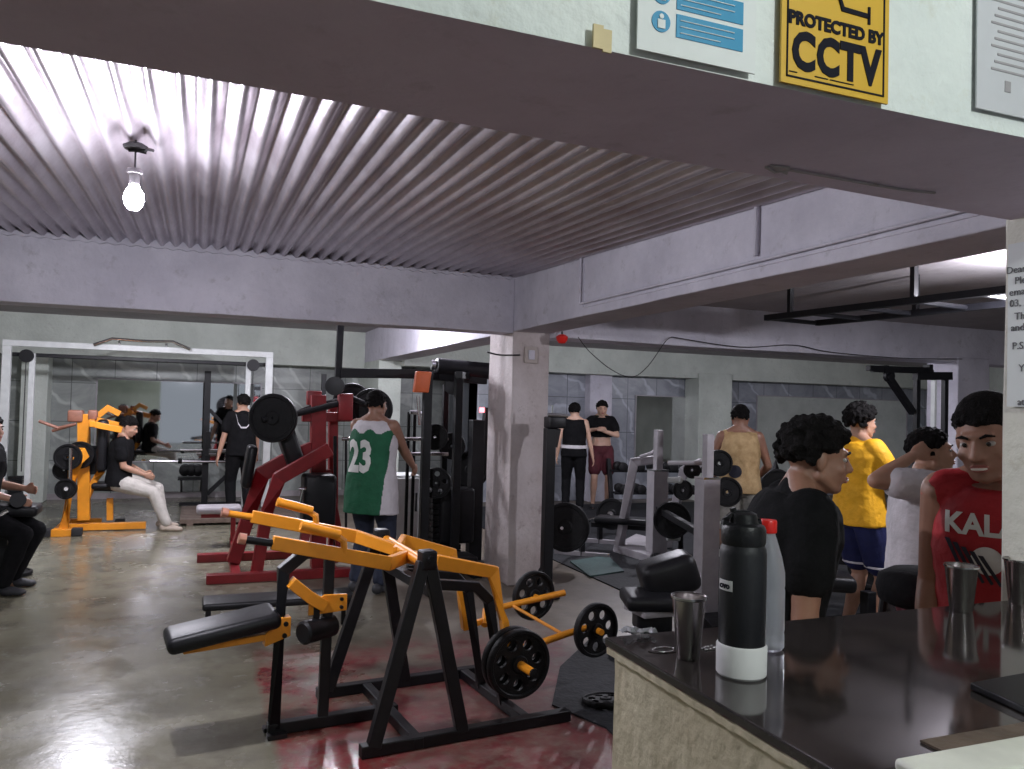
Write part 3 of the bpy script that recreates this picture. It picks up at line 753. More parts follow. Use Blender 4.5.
# black carriage guard behind the pivots
b = BM(); bar(b, [L(.66, -.15, .70), L(.98, -.15, .66), L(1.06, -.15, .58), L(1.16, -.15, .03)], .05); mk('rear_support', b, 'black', t, bev=.004)
b = BM(); bar(b, [L(.66, .12, .70), L(.98, .12, .66), L(1.06, .12, .58), L(1.16, .12, .03)], .05); mk('rear_support', b, 'black', t, bev=.004)
b = BM(); bar(b, [L(.66, -.36, .70), L(.66, .33, .70)], .05); mk('cross_member', b, 'black', t, bev=.004); b = BM(); bar(b, [L(1.16, -.42, .03), L(1.16, .38, .03)], .05); mk('cross_member', b, 'black', t, bev=.004)
# pivot tube joining both arms
b = BM(); tube(b, [L(.63, -.33, .83), L(.63, .30, .85)], .028, 14); mk('pivot_tube', b, 'orange', t)
for sgn, zf in ((-1, 0), (1, .045)):
    v = .27*sgn
    a = thing('x', '', '') if False else None
    b = BM()
    bar(b, [L(-.09, v, .965+zf), L(.46, v, .835+zf), L(.64, v*.22, .825)], .035, .062)
    arm = mk('lever_arm', b, 'orange', t, bev=.004)
    b = BM(); bar(b, [L(.60, v*.1, .825), L(.72, v*.95, .822+zf*.5), L(1.02, v, .755), L(1.09, v, .50), L(1.12, v, .315)], .035, .062); mk('rear_arm', b, 'orange', t, bev=.004)
    b = BM(); tube(b, [L(-.21, v, .985+zf), L(-.08, v, .96+zf)], .017, 12); mk('grip', b, 'black_pad' if sgn < 0 else 'orange', arm)
    b = BM(); tube(b, [L(-.235, v, .992+zf), L(-.205, v, .985+zf)], .024, 12); mk('end_knob', b, 'copper', arm)
    # upright second handle on the arm
    hz = .90+zf
    b = BM(); tube(b, [L(.24, v, hz), L(.235, v-.005, hz+.055), L(.19, v, hz+.085), L(.06, v+.0, hz+.125)], .017, 10)
    mk('upper_handle', b, 'orange', arm)
    b = BM(); tube(b, [L(.215, v, hz+.082), L(.035, v, hz+.135)], .024, 12); mk('foam_grip', b, 'orange', arm)
    # weight horn
    if sgn > 0: continue
    e = -1
    b = BM(); tube(b, [L(1.12, v, .31), L(1.12, v+e*.27, .31)], .021, 12); mk('weight_horn', b, 'orange', t)
    b = BM(); tube(b, [L(1.12, v+e*.27, .31), L(1.12, v+e*.285, .31)], .024, 12); mk('horn_cap', b, 'iron', t)
# seat and thigh roller
sm = L.mtx() @ Matrix.Translation((-.25, 0, .535)) @ Matrix.Rotation(math.radians(-9), 4, 'Y')
b = BM(); pad(b, (0, 0, 0), (.50, .27, .075), mtx=sm, bev=.03); mk('seat', b, 'black_pad', t)
b = BM(); bar(b, [L(-.42, 0, .45), L(-.03, 0, .475)], .05, .03); prism(b, [L(-.06, -.03, .43), L(.06, -.03, .47), L(.06, -.03, .56), L(.01, -.03, .56), L(-.06, -.03, .49)], L.v*.06); sb = mk('seat_bracket', b, 'orange', t, bev=.003)
for q in ((.035, .53), (.03, .475)):
    b = BM(); tube(b, [L(q[0], -.038, q[1]), L(q[0], -.026, q[1])], .012, 8); mk('bolt', b, 'iron', sb)
b = BM(); bar(b, [L(.22, -.03, .60), L(.15, -.03, .645), L(.05, -.03, .73)], .07, .055); prism(b, [L(.14, -.04, .56), L(.33, -.04, .57), L(.33, -.04, .65), L(.22, -.04, .655), L(.14, -.04, .62)], L.v*.015); kb = mk('roller_bracket', b, 'orange', t, bev=.003)
for q in ((.30, .63), (.30, .59)):
    b = BM(); tube(b, [L(q[0], -.055, q[1]), L(q[0], -.038, q[1])], .009, 8); mk('bolt', b, 'iron', kb)
b = BM(); bar(b, [L(.18, -.03, .60), L(.18, -.03, .52)], .03); lathe(b, [(.045, -.10), (.056, -.09), (.056, .09), (.045, .10)], L(.19, -.03, .49), 24, L.v*.5+L.u*.86); mk('thigh_roller', b, 'black_pad', t)
# tail carriage with two more horns
b = BM(); tube(b, [L(1.22, .22, .34), L(1.26, .30, .40), L(1.80, .30, .46)], .02, 12); mk('tail_tube', b, 'orange', t)
b = BM(); tube(b, [L(1.36, 0, .25), L(1.64, 0, .305), L(1.87, 0, .335)], .02, 12); mk('tail_tube', b, 'orange', t)
b = BM(); tube(b, [L(1.43, .30, .42), L(1.62, .0, .30)], .010, 8); bar(b, [L(1.12, .27, .33), L(1.24, .25, .36)], .03); bar(b, [L(1.16, 0, .24), L(1.38, 0, .255)], .035); mk('tail_link', b, 'orange', t)
b = BM(); tube(b, [L(1.80, -.12, .325), L(1.80, .02, .325)], .018, 10); mk('weight_horn', b, 'orange', t)
b = BM(); tube(b, [L(1.62, .30, .44), L(1.62, .42, .44)], .018, 10); mk('weight_horn', b, 'orange', t)
plate(L(1.12, -.385, .31), L.v, .172, 'large holed weight plate on the near horn of the orange lever machine', .045)
plate(L(1.12, -.325, .31), L.v, .172, 'large holed weight plate directly behind the nearest one on the orange machine', .045)
nv = (L.v*.9-L.u*.1).normalized()
plate(L(1.62, .365, .445), nv, .150, 'holed weight plate behind the upper orange tail tube', .04)
plate(L(1.80, -.06, .325), nv, .155, 'holed weight plate at the end of the lower orange tail tube near the counter', .04)
# flat plate on the floor by the counter
p = AZ(606, 700, .02); plate(p, Vector((.0, .12, 1)), .13, 'holed weight plate lying on the rubber mat beside the counter', .03)

# ================================================================== RED MACHINE
Y1, Y2 = 7.45, 8.45; Yc = 7.95
t = thing('red_lever_machine', 'red plate loaded lever machine with black pads left of the green jersey', 'exercise machine', (.6, Yc, 0))
def R_(px, py, Y): return AY(px, py, Y)
b = BM(); p = R_(206, 583, Y1); bar(b, [(p.x, Y1, .04), (p.x+1.25, Y1, .04)], .09, .08); mk('foot_beam', b, 'red', t, bev=.006)
b = BM(); p2 = R_(197, 556, Y2); bar(b, [(p2.x, Y2, .04), (p2.x+1.25, Y2, .04)], .09, .08); mk('foot_beam', b, 'red', t, bev=.006)
b = BM(); bar(b, [(p.x+.25, Y1, .04), (p.x+.25, Y2, .04)], .08, .06); mk('base_cross_beam', b, 'red', t, bev=.006); b = BM(); bar(b, [(p.x+1.1, Y1, .04), (p.x+1.1, Y2, .04)], .08, .06); mk('base_cross_beam', b, 'red', t, bev=.006)
# leaning front slab
b = BM(); bar(b, [R_(233, 562, Yc), R_(247, 520, Yc), R_(262, 474, Yc), R_(290, 458, Yc), R_(322, 445, Yc)], .12, .14); mk('front_strut', b, 'red', t, bev=.006)
b = BM(); bar(b, [R_(256, 574, Y1+.1), R_(267, 512, Y1+.1), R_(279, 478, Y1+.1), R_(330, 449, Y1+.1)], .10, .12); mk('front_strut', b, 'red', t, bev=.006)
b = BM(); bar(b, [R_(318, 570, Yc), R_(318, 395, Yc)], .14, .14, Vector((1, 0, 0))); mk('main_post', b, 'red', t, bev=.006)
b = BM(); bar(b, [R_(333, 568, Yc+.2), R_(333, 400, Yc+.2)], .09, .09, Vector((1, 0, 0))); mk('main_post', b, 'red', t, bev=.006)
b = BM(); bar(b, [R_(300, 560, Y1+.2), R_(318, 470, Yc)], .08, .1); bar(b, [R_(343, 560, Yc), R_(326, 470, Yc)], .08, .1); mk('brace', b, 'red', t, bev=.006)
b = BM(); bar(b, [R_(302, 417, Yc), R_(350, 417, Yc)], .10, .09); mk('cross_arm', b, 'red', t, bev=.006)
b = BM(); box(b, R_(345, 407, Yc-.12), (.14, .10, .26), bev=.01); mk('pivot_housing', b, 'red', t)
b = BM(); box(b, R_(314, 398, Yc+.12), (.14, .10, .14), bev=.01); mk('pivot_housing', b, 'red', t)
pc = R_(275, 418, Yc-.30)
b = BM(); tube(b, [R_(262, 420, Yc-.32), pc, R_(300, 413, Yc-.2), R_(345, 402, Yc-.12)], .03, 10); mk('lever_arm', b, 'black', t)
b = BM(); tube(b, [R_(300, 412, Yc), R_(318, 405, Yc), R_(352, 398, Yc), R_(368, 405, Yc)], .028, 10); mk('lever_arm', b, 'black', t)
hm = Matrix.Translation(R_(290, 447, Yc-.1)) @ Matrix.Rotation(math.radians(-20), 4, 'Y')
b = BM(); pad(b, (0, 0, 0), (.16, .34, .52), mtx=hm, bev=.04); mk('back_pad', b, 'black_pad', t)
hm = Matrix.Translation(R_(249, 466, Yc)) @ Matrix.Rotation(math.radians(8), 4, 'Y')
b = BM(); pad(b, (0, 0, 0), (.09, .30, .40), mtx=hm, bev=.035); mk('chest_pad', b, 'black_pad', t)
b = BM(); pad(b, R_(318, 500, Yc-.2), (.30, .30, .5), bev=.04); mk('lower_pad', b, 'black_pad', t)
b = BM(); tube(b, [R_(303, 489, Y1), R_(298, 511, Y1)], .012, 8); tube(b, [R_(299, 489, Y1), R_(306, 489, Y1)], .012, 8); mk('selector_pin', b, 'chrome', t)
plate(pc+Vector((-.02, -.03, 0)), Vector((.45, 1, 0)), .225, 'big solid black plate on the red machine lever', .05, 0)
plate(R_(372, 409, Yc+.1), Vector((.3, 1, 0)), .21, 'solid black plate right of the red machine post behind the green jersey', .05, 0)
plate(R_(352, 402, Yc+.5), Vector((.3, 1, 0)), .20, 'solid black plate farthest back on the red machine', .05, 0)
# low grey padded bench by the red machine
c = R_(219, 509, 9.3)
t = thing('flat_bench', 'low bench with worn grey pad beside the red machine', 'bench', (c.x, c.y, 0))
b = BM(); pad(b, c, (.46, .28, .08), bev=.03); mk('pad', b, 'grey_steel', t)
b = BM(); bar(b, [c+Vector((-.18, 0, -.06)), c+Vector((.30, 0, -.06))], .06); bar(b, [c+Vector((.15, 0, -.06)), Vector((c.x+.15, c.y, .02))], .05); bar(b, [(c.x+.15, c.y-.2, .03), (c.x+.15, c.y+.2, .03)], .05); mk('bench_frame', b, 'red', t, bev=.004)
# low black bench behind the orange machine seat
pa = AZ(205, 604, .42)
t = thing('low_bench', 'low dark metal bench behind the orange lever machine', 'bench', (.6, 5.6, 0))
yb = 5.75; xa = AY(202, 604, yb).x; xb = AY(352, 604, yb).x; zt = .235
b = BM(); pad(b, ((xa+xb)/2, yb, zt), (xb-xa, .28, .05), bev=.02); mk('bench_top', b, 'black_pad', t)
for x in (xa+.04, xb-.04):
    for y in (yb-.11, yb+.11):
        b = BM(); bar(b, [(x, y, 0), (x, y, zt-.02)], .03); mk('leg', b, 'black', t)

# ================================================================== LEFT: CABLE CROSSOVER, ORANGE SEATED ROW, MIRROR RACK
Yx = 12.0
def X_(px, py, Y=Yx): return AY(px, py, Y)
t = thing('cable_crossover', 'white cable crossover frame spanning the left bay before the tiled wall', 'exercise machine', (-1.4, Yx, 0))
xl = X_(5, 400).x; xr = X_(268, 400).x; zt = X_(100, 347).z
for x in (xl, xr):
    b = BM(); bar(b, [(x, Yx, 0), (x, Yx, zt)], .10, .08, Vector((0, 1, 0))); mk('upright', b, 'white_steel', t, bev=.005)
    s = 1 if x == xl else -1
    b = BM(); bar(b, [(x+s*.28, Yx+.05, 0), (x+s*.28, Yx+.05, zt-.12)], .07, .06, Vector((0, 1, 0))); mk('guide_rail', b, 'white_steel', t, bev=.004)
    b = BM(); bx(b, (x+s*.05, Yx-.35, 0), (x+s*.35, Yx+.35, .05)); mk('foot', b, 'white_steel', t, bev=.004)
    b = BM()
    for k in range(9): bx(b, (x+s*.08, Yx-.06, .08+k*.052), (x+s*.24, Yx+.06, .125+k*.052))
    mk('weight_stack', b, 'iron', t, bev=.003)
    b = BM(); lathe(b, [(.03, -.03), (.085, -.03), (.085, .03), (.03, .03)], (x+s*.22, Yx, zt-.16), 20, Vector((0, 1, 0))); mk('pulley', b, 'black', t)
    b = BM(); tube(b, [(x+s*.22, Yx-.02, zt-.2), (x+s*.22, Yx-.02, .6)], .006, 6); mk('cable', b, 'cable', t)
b = BM(); bar(b, [(xl-.05, Yx, zt), (xr+.05, Yx, zt)], .09, .08); mk('top_beam', b, 'white_steel', t, bev=.005)
b = BM(); bar(b, [(xl, Yx+.1, zt-.14), (xr, Yx+.1, zt-.14)], .05, .05); mk('rear_beam', b, 'black', t, bev=.005)
xm = X_(95, 343).x; xn = X_(190, 349).x
b = BM(); tube(b, [(xm, Yx-.12, zt+.02), (xm+.22, Yx-.15, zt+.11), (xm+.5, Yx-.15, zt+.10), (xn-.5, Yx-.15, zt+.10), (xn-.22, Yx-.15, zt+.11), (xn, Yx-.12, zt+.02)], .02, 8)
tube(b, [(xm+.3, Yx-.15, zt+.10), (xm+.3, Yx, zt+.02)], .014, 6); tube(b, [(xn-.3, Yx-.15, zt+.10), (xn-.3, Yx, zt+.02)], .014, 6); mk('pull_up_bar', b, 'chrome', t)

# orange seated machine used by the seated man
d0 = 10.0
t = thing('seated_row_machine', 'orange seated machine with black pads in front of the tiled wall', 'exercise machine', (AZ(90, 530).x, AZ(90, 530).y, 0))
Ya = 10.35; Yb_ = 11.0; Yo = 10.7
def O_(px, py, Y=Yo): return AY(px, py, Y)
f1 = O_(75, 533, Ya); f2 = O_(145, 522, Yo)
b = BM(); bar(b, [(O_(48, 533, Ya).x, Ya, .04), (O_(74, 533, Ya).x, Ya, .04)], .10, .08); mk('front_foot', b, 'orange', t, bev=.005)
b = BM(); bar(b, [(O_(60, 520, Yb_).x, Yb_+.2, .04), (O_(100, 520, Yb_).x, Yb_+.2, .04)], .08, .08); mk('rear_foot', b, 'orange', t, bev=.005)
for xx, Y in ((O_(46, 533, Ya).x, Ya), (O_(77, 533, Ya).x, Ya), (O_(120, 518, Yb_).x, Yb_)):
    b = BM(); box(b, (xx, Y, .045), (.11, .12, .09), bev=.012); mk('rubber_foot', b, 'rubber', t)
b = BM(); bar(b, [(O_(62, 528, Yo).x, Ya, .05), (O_(62, 528, Yo).x, Yb_+.2, .05)], .08); bar(b, [(O_(62, 528, Yo).x, Yo, .05), (O_(146, 522, Yo).x, Yo, .05)], .09, .08); mk('base_beam', b, 'orange', t, bev=.005)
b = BM(); bar(b, [O_(64, 528, Ya+.1), O_(75, 460, Ya+.1), O_(84, 452, Ya+.2)], .10, .13); mk('inclined_post', b, 'orange', t, bev=.006)
b = BM(); bar(b, [O_(84, 520), O_(84, 414)], .12, .13, Vector((1, 0, 0))); mk('main_post', b, 'orange', t, bev=.006)
b = BM(); bar(b, [O_(86, 500), O_(95, 480), O_(102, 470)], .07, .09); mk('brace', b, 'orange', t, bev=.006)
b = BM(); bar(b, [O_(110, 520), O_(110, 498)], .07, .07, Vector((1, 0, 0))); mk('seat_post', b, 'orange', t, bev=.004)
b = BM(); pad(b, O_(113, 485), (.44, .34, .07), bev=.03); mk('seat', b, 'black_pad', t)
b = BM(); bar(b, [O_(94, 489), O_(128, 490)], .05, .04); mk('seat_frame', b, 'black', t)
b = BM(); pad(b, O_(103, 445), (.12, .34, .62), bev=.045); mk('back_pad', b, 'black_pad', t)
b = BM(); bar(b, [O_(92, 419), O_(122, 426)], .06, .07); bar(b, [O_(92, 424, Yo-.25), O_(122, 430, Yo-.25)], .06, .07); bar(b, [O_(92, 420, Yo+.2), O_(92, 424, Yo-.3)], .06, .07); mk('lever_arm', b, 'orange', t, bev=.005)
b = BM(); bar(b, [O_(98, 416, Yo+.3), O_(108, 408, Yo+.3), O_(120, 414, Yo+.3)], .06, .07); mk('lever_arm', b, 'orange', t, bev=.005)
b = BM(); box(b, O_(76, 416), (.16, .18, .14), bev=.02); box(b, O_(93, 415), (.1, .14, .12), bev=.02); mk('pivot_block', b, 'rust', t)
b = BM(); tube(b, [O_(39, 421, Yo-.1), O_(58, 428, Yo-.1)], .018, 8); tube(b, [O_(58, 428, Yo-.1), O_(76, 424, Yo-.1)], .018, 8); mk('handle_bar', b, 'rust', t); b = BM(); tube(b, [O_(52, 431, Yo+.2), O_(76, 424, Yo+.2)], .018, 8); mk('handle_bar', b, 'rust', t)
b = BM(); tube(b, [O_(71, 448, Ya-.1), O_(70, 492, Ya-.1)], .02, 8); tube(b, [O_(66, 489, Ya-.2), O_(66, 489, Ya+.2)], .022, 8); mk('weight_horn', b, 'steel', t)
n = Vector((.15, 1, 0))
for k, (px, py, Y, R, lb) in enumerate(((66, 489, Ya-.12, .115, 'round dark plate lowest on the orange seated machine'), (68, 457, Ya+.05, .15, 'dark plate high on the horn of the orange seated machine'), (64, 470, Ya+.12, .12, 'dark plate between the upper and lowest plates of the orange seated machine'), (80, 455, Ya+.25, .16, 'dark plate against the post of the orange seated machine'), (93, 460, Ya+.35, .17, 'dark plate nearest the seated man on the orange machine'))):
    plate(O_(px, py, Y), n, R, lb, .05, 0)

# power rack with barbell in front of the mirror
t = thing('squat_stand', 'black squat stand with diagonal brace in front of the wall mirror', 'rack', (X_(208, 500, 12.9).x, 12.9, 0))
Yr = 12.9
b = BM(); bar(b, [(X_(208, 400, Yr).x, Yr, 0), X_(208, 371, Yr)], .09, .09, Vector((0, 1, 0))); mk('upright', b, 'black', t, bev=.004)
b = BM(); bar(b, [(X_(324, 400, Yr-.6).x, Yr-.6, 0), X_(324, 374, Yr-.6)], .07, .07, Vector((0, 1, 0))); mk('upright', b, 'black', t, bev=.004)
b = BM(); bar(b, [X_(207, 494, Yr), X_(240, 463, Yr)], .06); bar(b, [X_(210, 410, Yr), X_(238, 440, Yr)], .05); mk('brace', b, 'black', t, bev=.004)
b = BM(); bar(b, [(X_(208, 400, Yr).x-.35, Yr, .03), (X_(208, 400, Yr).x+.9, Yr, .03)], .07, .05); mk('base_beam', b, 'black', t, bev=.004)
b = BM(); p = X_(208, 440, Yr); box(b, (p.x, Yr-.07, p.z), (.07, .08, .25)); box(b, (p.x, Yr-.07, p.z-.28), (.07, .10, .12)); mk('bar_hook', b, 'iron', t)
t = thing('barbell', 'bare chrome barbell resting on the black squat stand at the mirror', 'barbell', X_(205, 462, 12.75))
b = BM(); tube(b, [X_(150, 461, 12.78), X_(240, 462, 12.78)], .022, 10); mk('bar', b, 'chrome', t)
b = BM(); tube(b, [X_(178, 461, 12.78), X_(182, 461, 12.78)], .04, 12); mk('collar', b, 'iron', t)
t = thing('barbell', 'upper chrome barbell across the squat stand before the mirror', 'barbell', X_(205, 450, 12.75))
b = BM(); tube(b, [X_(180, 450, 12.9), X_(232, 450, 12.9)], .018, 10); mk('bar', b, 'chrome', t)
b = BM(); tube(b, [X_(228, 450, 12.9), X_(229.5, 450, 12.9)], .035, 12); mk('collar', b, 'iron', t)
def dumbbell(c, ax, r, L_, label, group=None, m='iron'):
    t = thing('dumbbell', label, 'dumbbell', c, 0, group); ax = Vector(ax).normalized()
    b = BM(); tube(b, [c-ax*(L_/2), c+ax*(L_/2)], .014, 8); mk('handle', b, 'chrome', t)
    for s in (-1, 1):
        b = BM(); lathe(b, [(r*.7, -L_*.17), (r, -L_*.13), (r, L_*.13), (r*.7, L_*.17)], c+ax*(s*L_*.36), 14, ax); mk('head', b, m, t)
    return t
for k, px in enumerate((185, 191, 198)):
    dumbbell(X_(px, 470, 13.4), (0, 1, 0), .085, .3, ('left', 'middle', 'right')[k]+' one of three hanging dark dumbbells below the mirror', 'dumbbells below the mirror')
t = thing('dumbbell_shelf', 'short black wall shelf carrying dumbbells below the mirror', 'shelf', X_(191, 476, 13.6))
a = X_(178, 476, 13.4); c = X_(205, 476, 13.4)
b = BM(); bx(b, (a.x, 13.2, a.z-.05), (c.x, 13.62, a.z-.02)); mk('shelf_board', b, 'black', t)
b = BM(); bar(b, [(a.x+.05, 13.3, a.z-.05), (a.x+.05, 13.99, a.z-.3)], .03); bar(b, [(c.x-.05, 13.3, a.z-.05), (c.x-.05, 13.99, a.z-.3)], .03); mk('bracket', b, 'black', t)
# step deck on the floor
a = AZ(178, 520, .08); c = AZ(258, 512, .08)
t = thing('exercise_deck', 'brown slatted wooden deck lying on the floor before the mirror', 'platform', (a.x, a.y, 0))
for k in range(9):
    b = BM(); s = k*.155; bx(b, (a.x+.02, a.y+s, .03), (a.x+1.45, a.y+s+.13, .085)); mk('slat', b, 'wood', t, bev=.005)
b = BM(); bx(b, (a.x+.1, a.y, 0), (a.x+.18, a.y+1.36, .035)); bx(b, (a.x+1.2, a.y, 0), (a.x+1.28, a.y+1.36, .035)); mk('bearer', b, 'wood', t)
# far left black bench with person
c = AZ(14, 560, 0); Yl = 7.6
t = thing('incline_bench', 'black padded bench cut by the left edge under the man in black', 'bench', (AY(0, 500, Yl).x, Yl, 0))
b = BM(); mm = Matrix.Translation(AY(-6, 508, Yl)) @ Matrix.Rotation(math.radians(4), 4, 'Y'); pad(b, (0, 0, 0), (.66, .30, .09), mtx=mm, bev=.03); mk('seat', b, 'black_pad', t)
b = BM(); bar(b, [AY(6, 514, Yl), (AY(4, 500, Yl).x, Yl, .04)], .06); bar(b, [(AY(4, 500, Yl).x, Yl-.3, .03), (AY(4, 500, Yl).x, Yl+.3, .03)], .06); bar(b, [(AY(-40, 500, Yl).x, Yl, .03), (AY(4, 500, Yl).x, Yl, .03)], .06); mk('bench_frame', b, 'black', t, bev=.004)
b = BM(); tube(b, [AY(18, 500, Yl-.2), AY(18, 500, Yl+.25)], .06, 14); mk('leg_roller', b, 'black_pad', t)
b = BM(); tube(b, [AY(-2, 516, Yl-.2), AY(8, 510, Yl-.2)], .02, 8); mk('adjust_pin', b, 'chrome', t)
plate(AZ(12, 573, .02), Z3, .16, 'dark plate lying on the floor at the left edge beside the bench', .035, 0)

# ================================================================== MIDDLE: CABLE TOWER / SQUAT RACK
Yt = 7.75
def T_(px, py, Y=Yt): return AY(px, py, Y)
t = thing('cable_tower', 'black cable tower and rack left of the middle pillar', 'exercise machine', (T_(440, 500).x, Yt, 0))
def post(px, top, Y, w, m='black', nm='post', par=None):
    b = BM(); p = T_(px, top, Y); bar(b, [(p.x, Y, 0), (p.x, Y, p.z)], w, w, Vector((0, 1, 0))); return mk(nm, b, m, par or t, bev=.004)
post(428, 372, Yt-.35, .08); post(459, 372, Yt-.25, .075); post(477, 420, Yt-.05, .13); post(409, 412, Yt+.25, .03, 'iron', 'guide_rod'); post(415, 412, Yt+.25, .03, 'iron', 'guide_rod'); post(446, 385, Yt+.5, .06)
b = BM(); bar(b, [T_(340, 373), T_(416, 374)], .09, .09); mk('top_beam', b, 'black', t, bev=.004)
b = BM(); bar(b, [T_(412, 374), T_(486, 380)], .08, .09); bar(b, [T_(428, 375, Yt-.35), T_(446, 378, Yt+.5)], .07); bar(b, [T_(459, 375, Yt-.3), T_(478, 378, Yt+.4)], .07); mk('top_beam', b, 'black', t, bev=.004)
b = BM(); bar(b, [T_(481, 470), T_(489, 408)], .09, .09); mk('angled_arm', b, 'black', t, bev=.004)
b = BM(); ax = (T_(497, 372)-T_(432, 366)).normalized(); lathe(b, [(.05, -.32), (.085, -.30), (.085, .28), (.05, .30)], (T_(432, 366)+T_(497, 372))/2, 20, ax); mk('padded_roller', b, 'black_pad', t)
b = BM(); lathe(b, [(.04, -.02), (.05, -.018), (.05, .018), (.04, .02)], T_(433, 365)-ax*.0, 20, ax); mk('roller_cap', b, 'chrome', t)
b = BM(); lathe(b, [(.03, -.03), (.09, -.025), (.09, .025), (.03, .03)], T_(453, 386), 20, Vector((.3, 1, 0))); mk('pulley', b, 'black', t)
for y in (439, 454):
    b = BM(); tube(b, [T_(342 if y == 439 else 408, y), T_(448, y)], .018, 8); mk('cross_bar', b, 'steel', t)
b = BM(); bar(b, [T_(335, 436, Yt+.3), T_(335, 545, Yt+.3)], .03); tube(b, [T_(346, 437), T_(346, 530)], .012, 6); mk('guide_rod', b, 'iron', t)
b = BM()
for k in range(12): a = T_(440, 585-k*6.0); bx(b, (a.x-.13, Yt-.16, .06+k*.058), (a.x+.16, Yt+.12, .11+k*.058))
mk('weight_stack', b, 'iron', t, bev=.004)
b = BM(); bar(b, [(T_(400, 560).x, Yt-.3, .04), (T_(480, 560).x, Yt-.3, .04)], .09, .08); bar(b, [(T_(455, 560).x, Yt-.7, .04), (T_(455, 560).x, Yt+.5, .04)], .09, .08); mk('base_beam', b, 'black', t, bev=.004)
b = BM(); pad(b, T_(448, 560, Yt-.5), (.5, .34, .10), bev=.03); mk('seat', b, 'black_pad', t)
b = BM(); pad(b, T_(455, 515, Yt-.1), (.36, .2, .55), bev=.04); mk('back_pad', b, 'black_pad', t)
b = BM(); tube(b, [T_(410, 412, Yt-.05), T_(420, 413, Yt-.05), T_(428, 418, Yt-.35)], .02, 8); tube(b, [T_(418, 396, Yt-.4), T_(420, 425, Yt-.4)], .016, 8); mk('handle', b, 'chrome', t)
b = BM(); box(b, T_(482, 410, Yt-.1), (.05, .03, .05), bev=.008); mk('red_light', b, 'led', t)
for px, py, Y, R, h, lb in ((435, 437, Yt-.1, .13, 0, 'solid dark plate high on the cable tower behind the crossbar'), (436, 483, Yt-.3, .15, 5, 'ring-shaped holed plate at hip height on the cable tower'), (452, 446, Yt+.2, .14, 0, 'solid dark plate behind the right post of the cable tower'), (470, 470, Yt+.3, .2, 0, 'large dark plate leaning behind the cable tower near the pillar')):
    plate(T_(px, py, Y), Vector((.35, 1, 0)), R, lb, .045, h)
b = BM(); p = T_(422, 382, Yt-.42); box(b, p, (.155, .05, .20), .15, bev=.012)
for v in b.verts: v.co.x += (v.co.z-p.z)*.12
tag('orange_towel', b, 'orange_plastic', 'orange cloth hanging on the top of the cable tower', 'towel')
# hanging pulley column by the green jersey man
t = thing('hanging_pulley', 'black ceiling-hung pulley strut above the red machine', 'pulley', T_(338, 390, Yt))
b = BM(); bar(b, [Vector((T_(341, 330, Yt).x, Yt, 2.8)), T_(338, 378, Yt)], .06, .06, Vector((0, 1, 0))); mk('strut', b, 'black', t)
b = BM(); lathe(b, [(.03, -.03), (.09, -.025), (.09, .025), (.03, .03)], T_(335, 386, Yt-.05), 20, Vector((.3, 1, 0))); mk('pulley_wheel', b, 'black', t)
# white cabinet beside the green jersey
p = AZ(400, 566, 0)
t = thing('white_cabinet', 'narrow white cabinet beside the green jersey man', 'cabinet', (T_(401, 500, 8.6).x, 8.6, 0))
x = T_(401, 500, 8.6).x; z1 = T_(401, 474, 8.6).z
b = BM(); bx(b, (x-.15, 8.45, .03), (x+.17, 8.85, z1)); mk('body', b, 'white_steel', t, bev=.01)
b = BM(); bx(b, (x-.135, 8.43, .08), (x+.155, 8.45, z1-.03)); dd = mk('door', b, 'white_steel', t, bev=.005)
b = BM(); bar(b, [(x+.12, 8.42, .45), (x+.12, 8.42, .65)], .02); mk('handle', b, 'chrome', dd)
# ================================================================== RIGHT BAY
b = BM(); bx(b, (3.55, 5.0, 0), (9.3, 12.0, .012)); tag('rubber_mat', b, 'mat_dark', 'large dark rubber mat under the right bay machines', 'mat', smooth=0)
b = BM(); pts = [AZ(606, 729), AZ(552, 706), AZ(560, 668), AZ(590, 640), AZ(640, 640), Vector((3.4, 3.3, 0)), Vector((3.2, 2.0, 0)), Vector((1.9, 2.6, 0))]
prism(b, [Vector((p.x, p.y, .0)) for p in pts], (0, 0, .010)); tag('rubber_mat', b, 'mat_dark', 'dark rubber mat between the orange machine and the counter', 'mat', smooth=0)
b = BM(); prism(b, [AZ(570, 562, .013), AZ(607, 556, .013), AZ(624, 572, .013), AZ(590, 577, .013)], (0, 0, .012)); tag('foam_mat', b, 'mat_green', 'teal foam mat lying on the dark rubber floor', 'mat', smooth=0)

# squat rack post right of the middle pillar
Yq = 6.35
t = thing('bar_stand', 'black bar stand with chrome saddle right of the middle pillar', 'rack', (AY(548, 500, Yq).x, Yq, 0))
x = AY(548, 500, Yq).x; zt = AY(548, 428, Yq).z
b = BM(); bar(b, [(x, Yq, 0), (x, Yq, zt)], .085, .085, Vector((0, 1, 0))); mk('upright', b, 'black', t, bev=.004)
b = BM(); bar(b, [(x-.02, Yq-.25, .03), (x-.02, Yq+.28, .03)], .08, .05); bar(b, [(x, Yq, .25), (x+.0, Yq+.24, .04)], .05); mk('base_beam', b, 'black', t, bev=.004)
b = BM(); bx(b, (x-.03, Yq-.08, zt), (x+.12, Yq+.07, zt+.10), bev=.012); bar(b, [(x+.05, Yq, zt), (x+.02, Yq, zt-.16)], .09, .06, Vector((0, 1, 0))); mk('saddle', b, 'black_pad', t)
b = BM(); tube(b, [(x-.05, Yq-.06, zt+.115), (x+.14, Yq-.06, zt+.11)], .018, 10); tube(b, [(x+.02, Yq, zt+.11), (x+.02, Yq, zt+.2)], .008, 6); mk('saddle_roller', b, 'chrome', t)

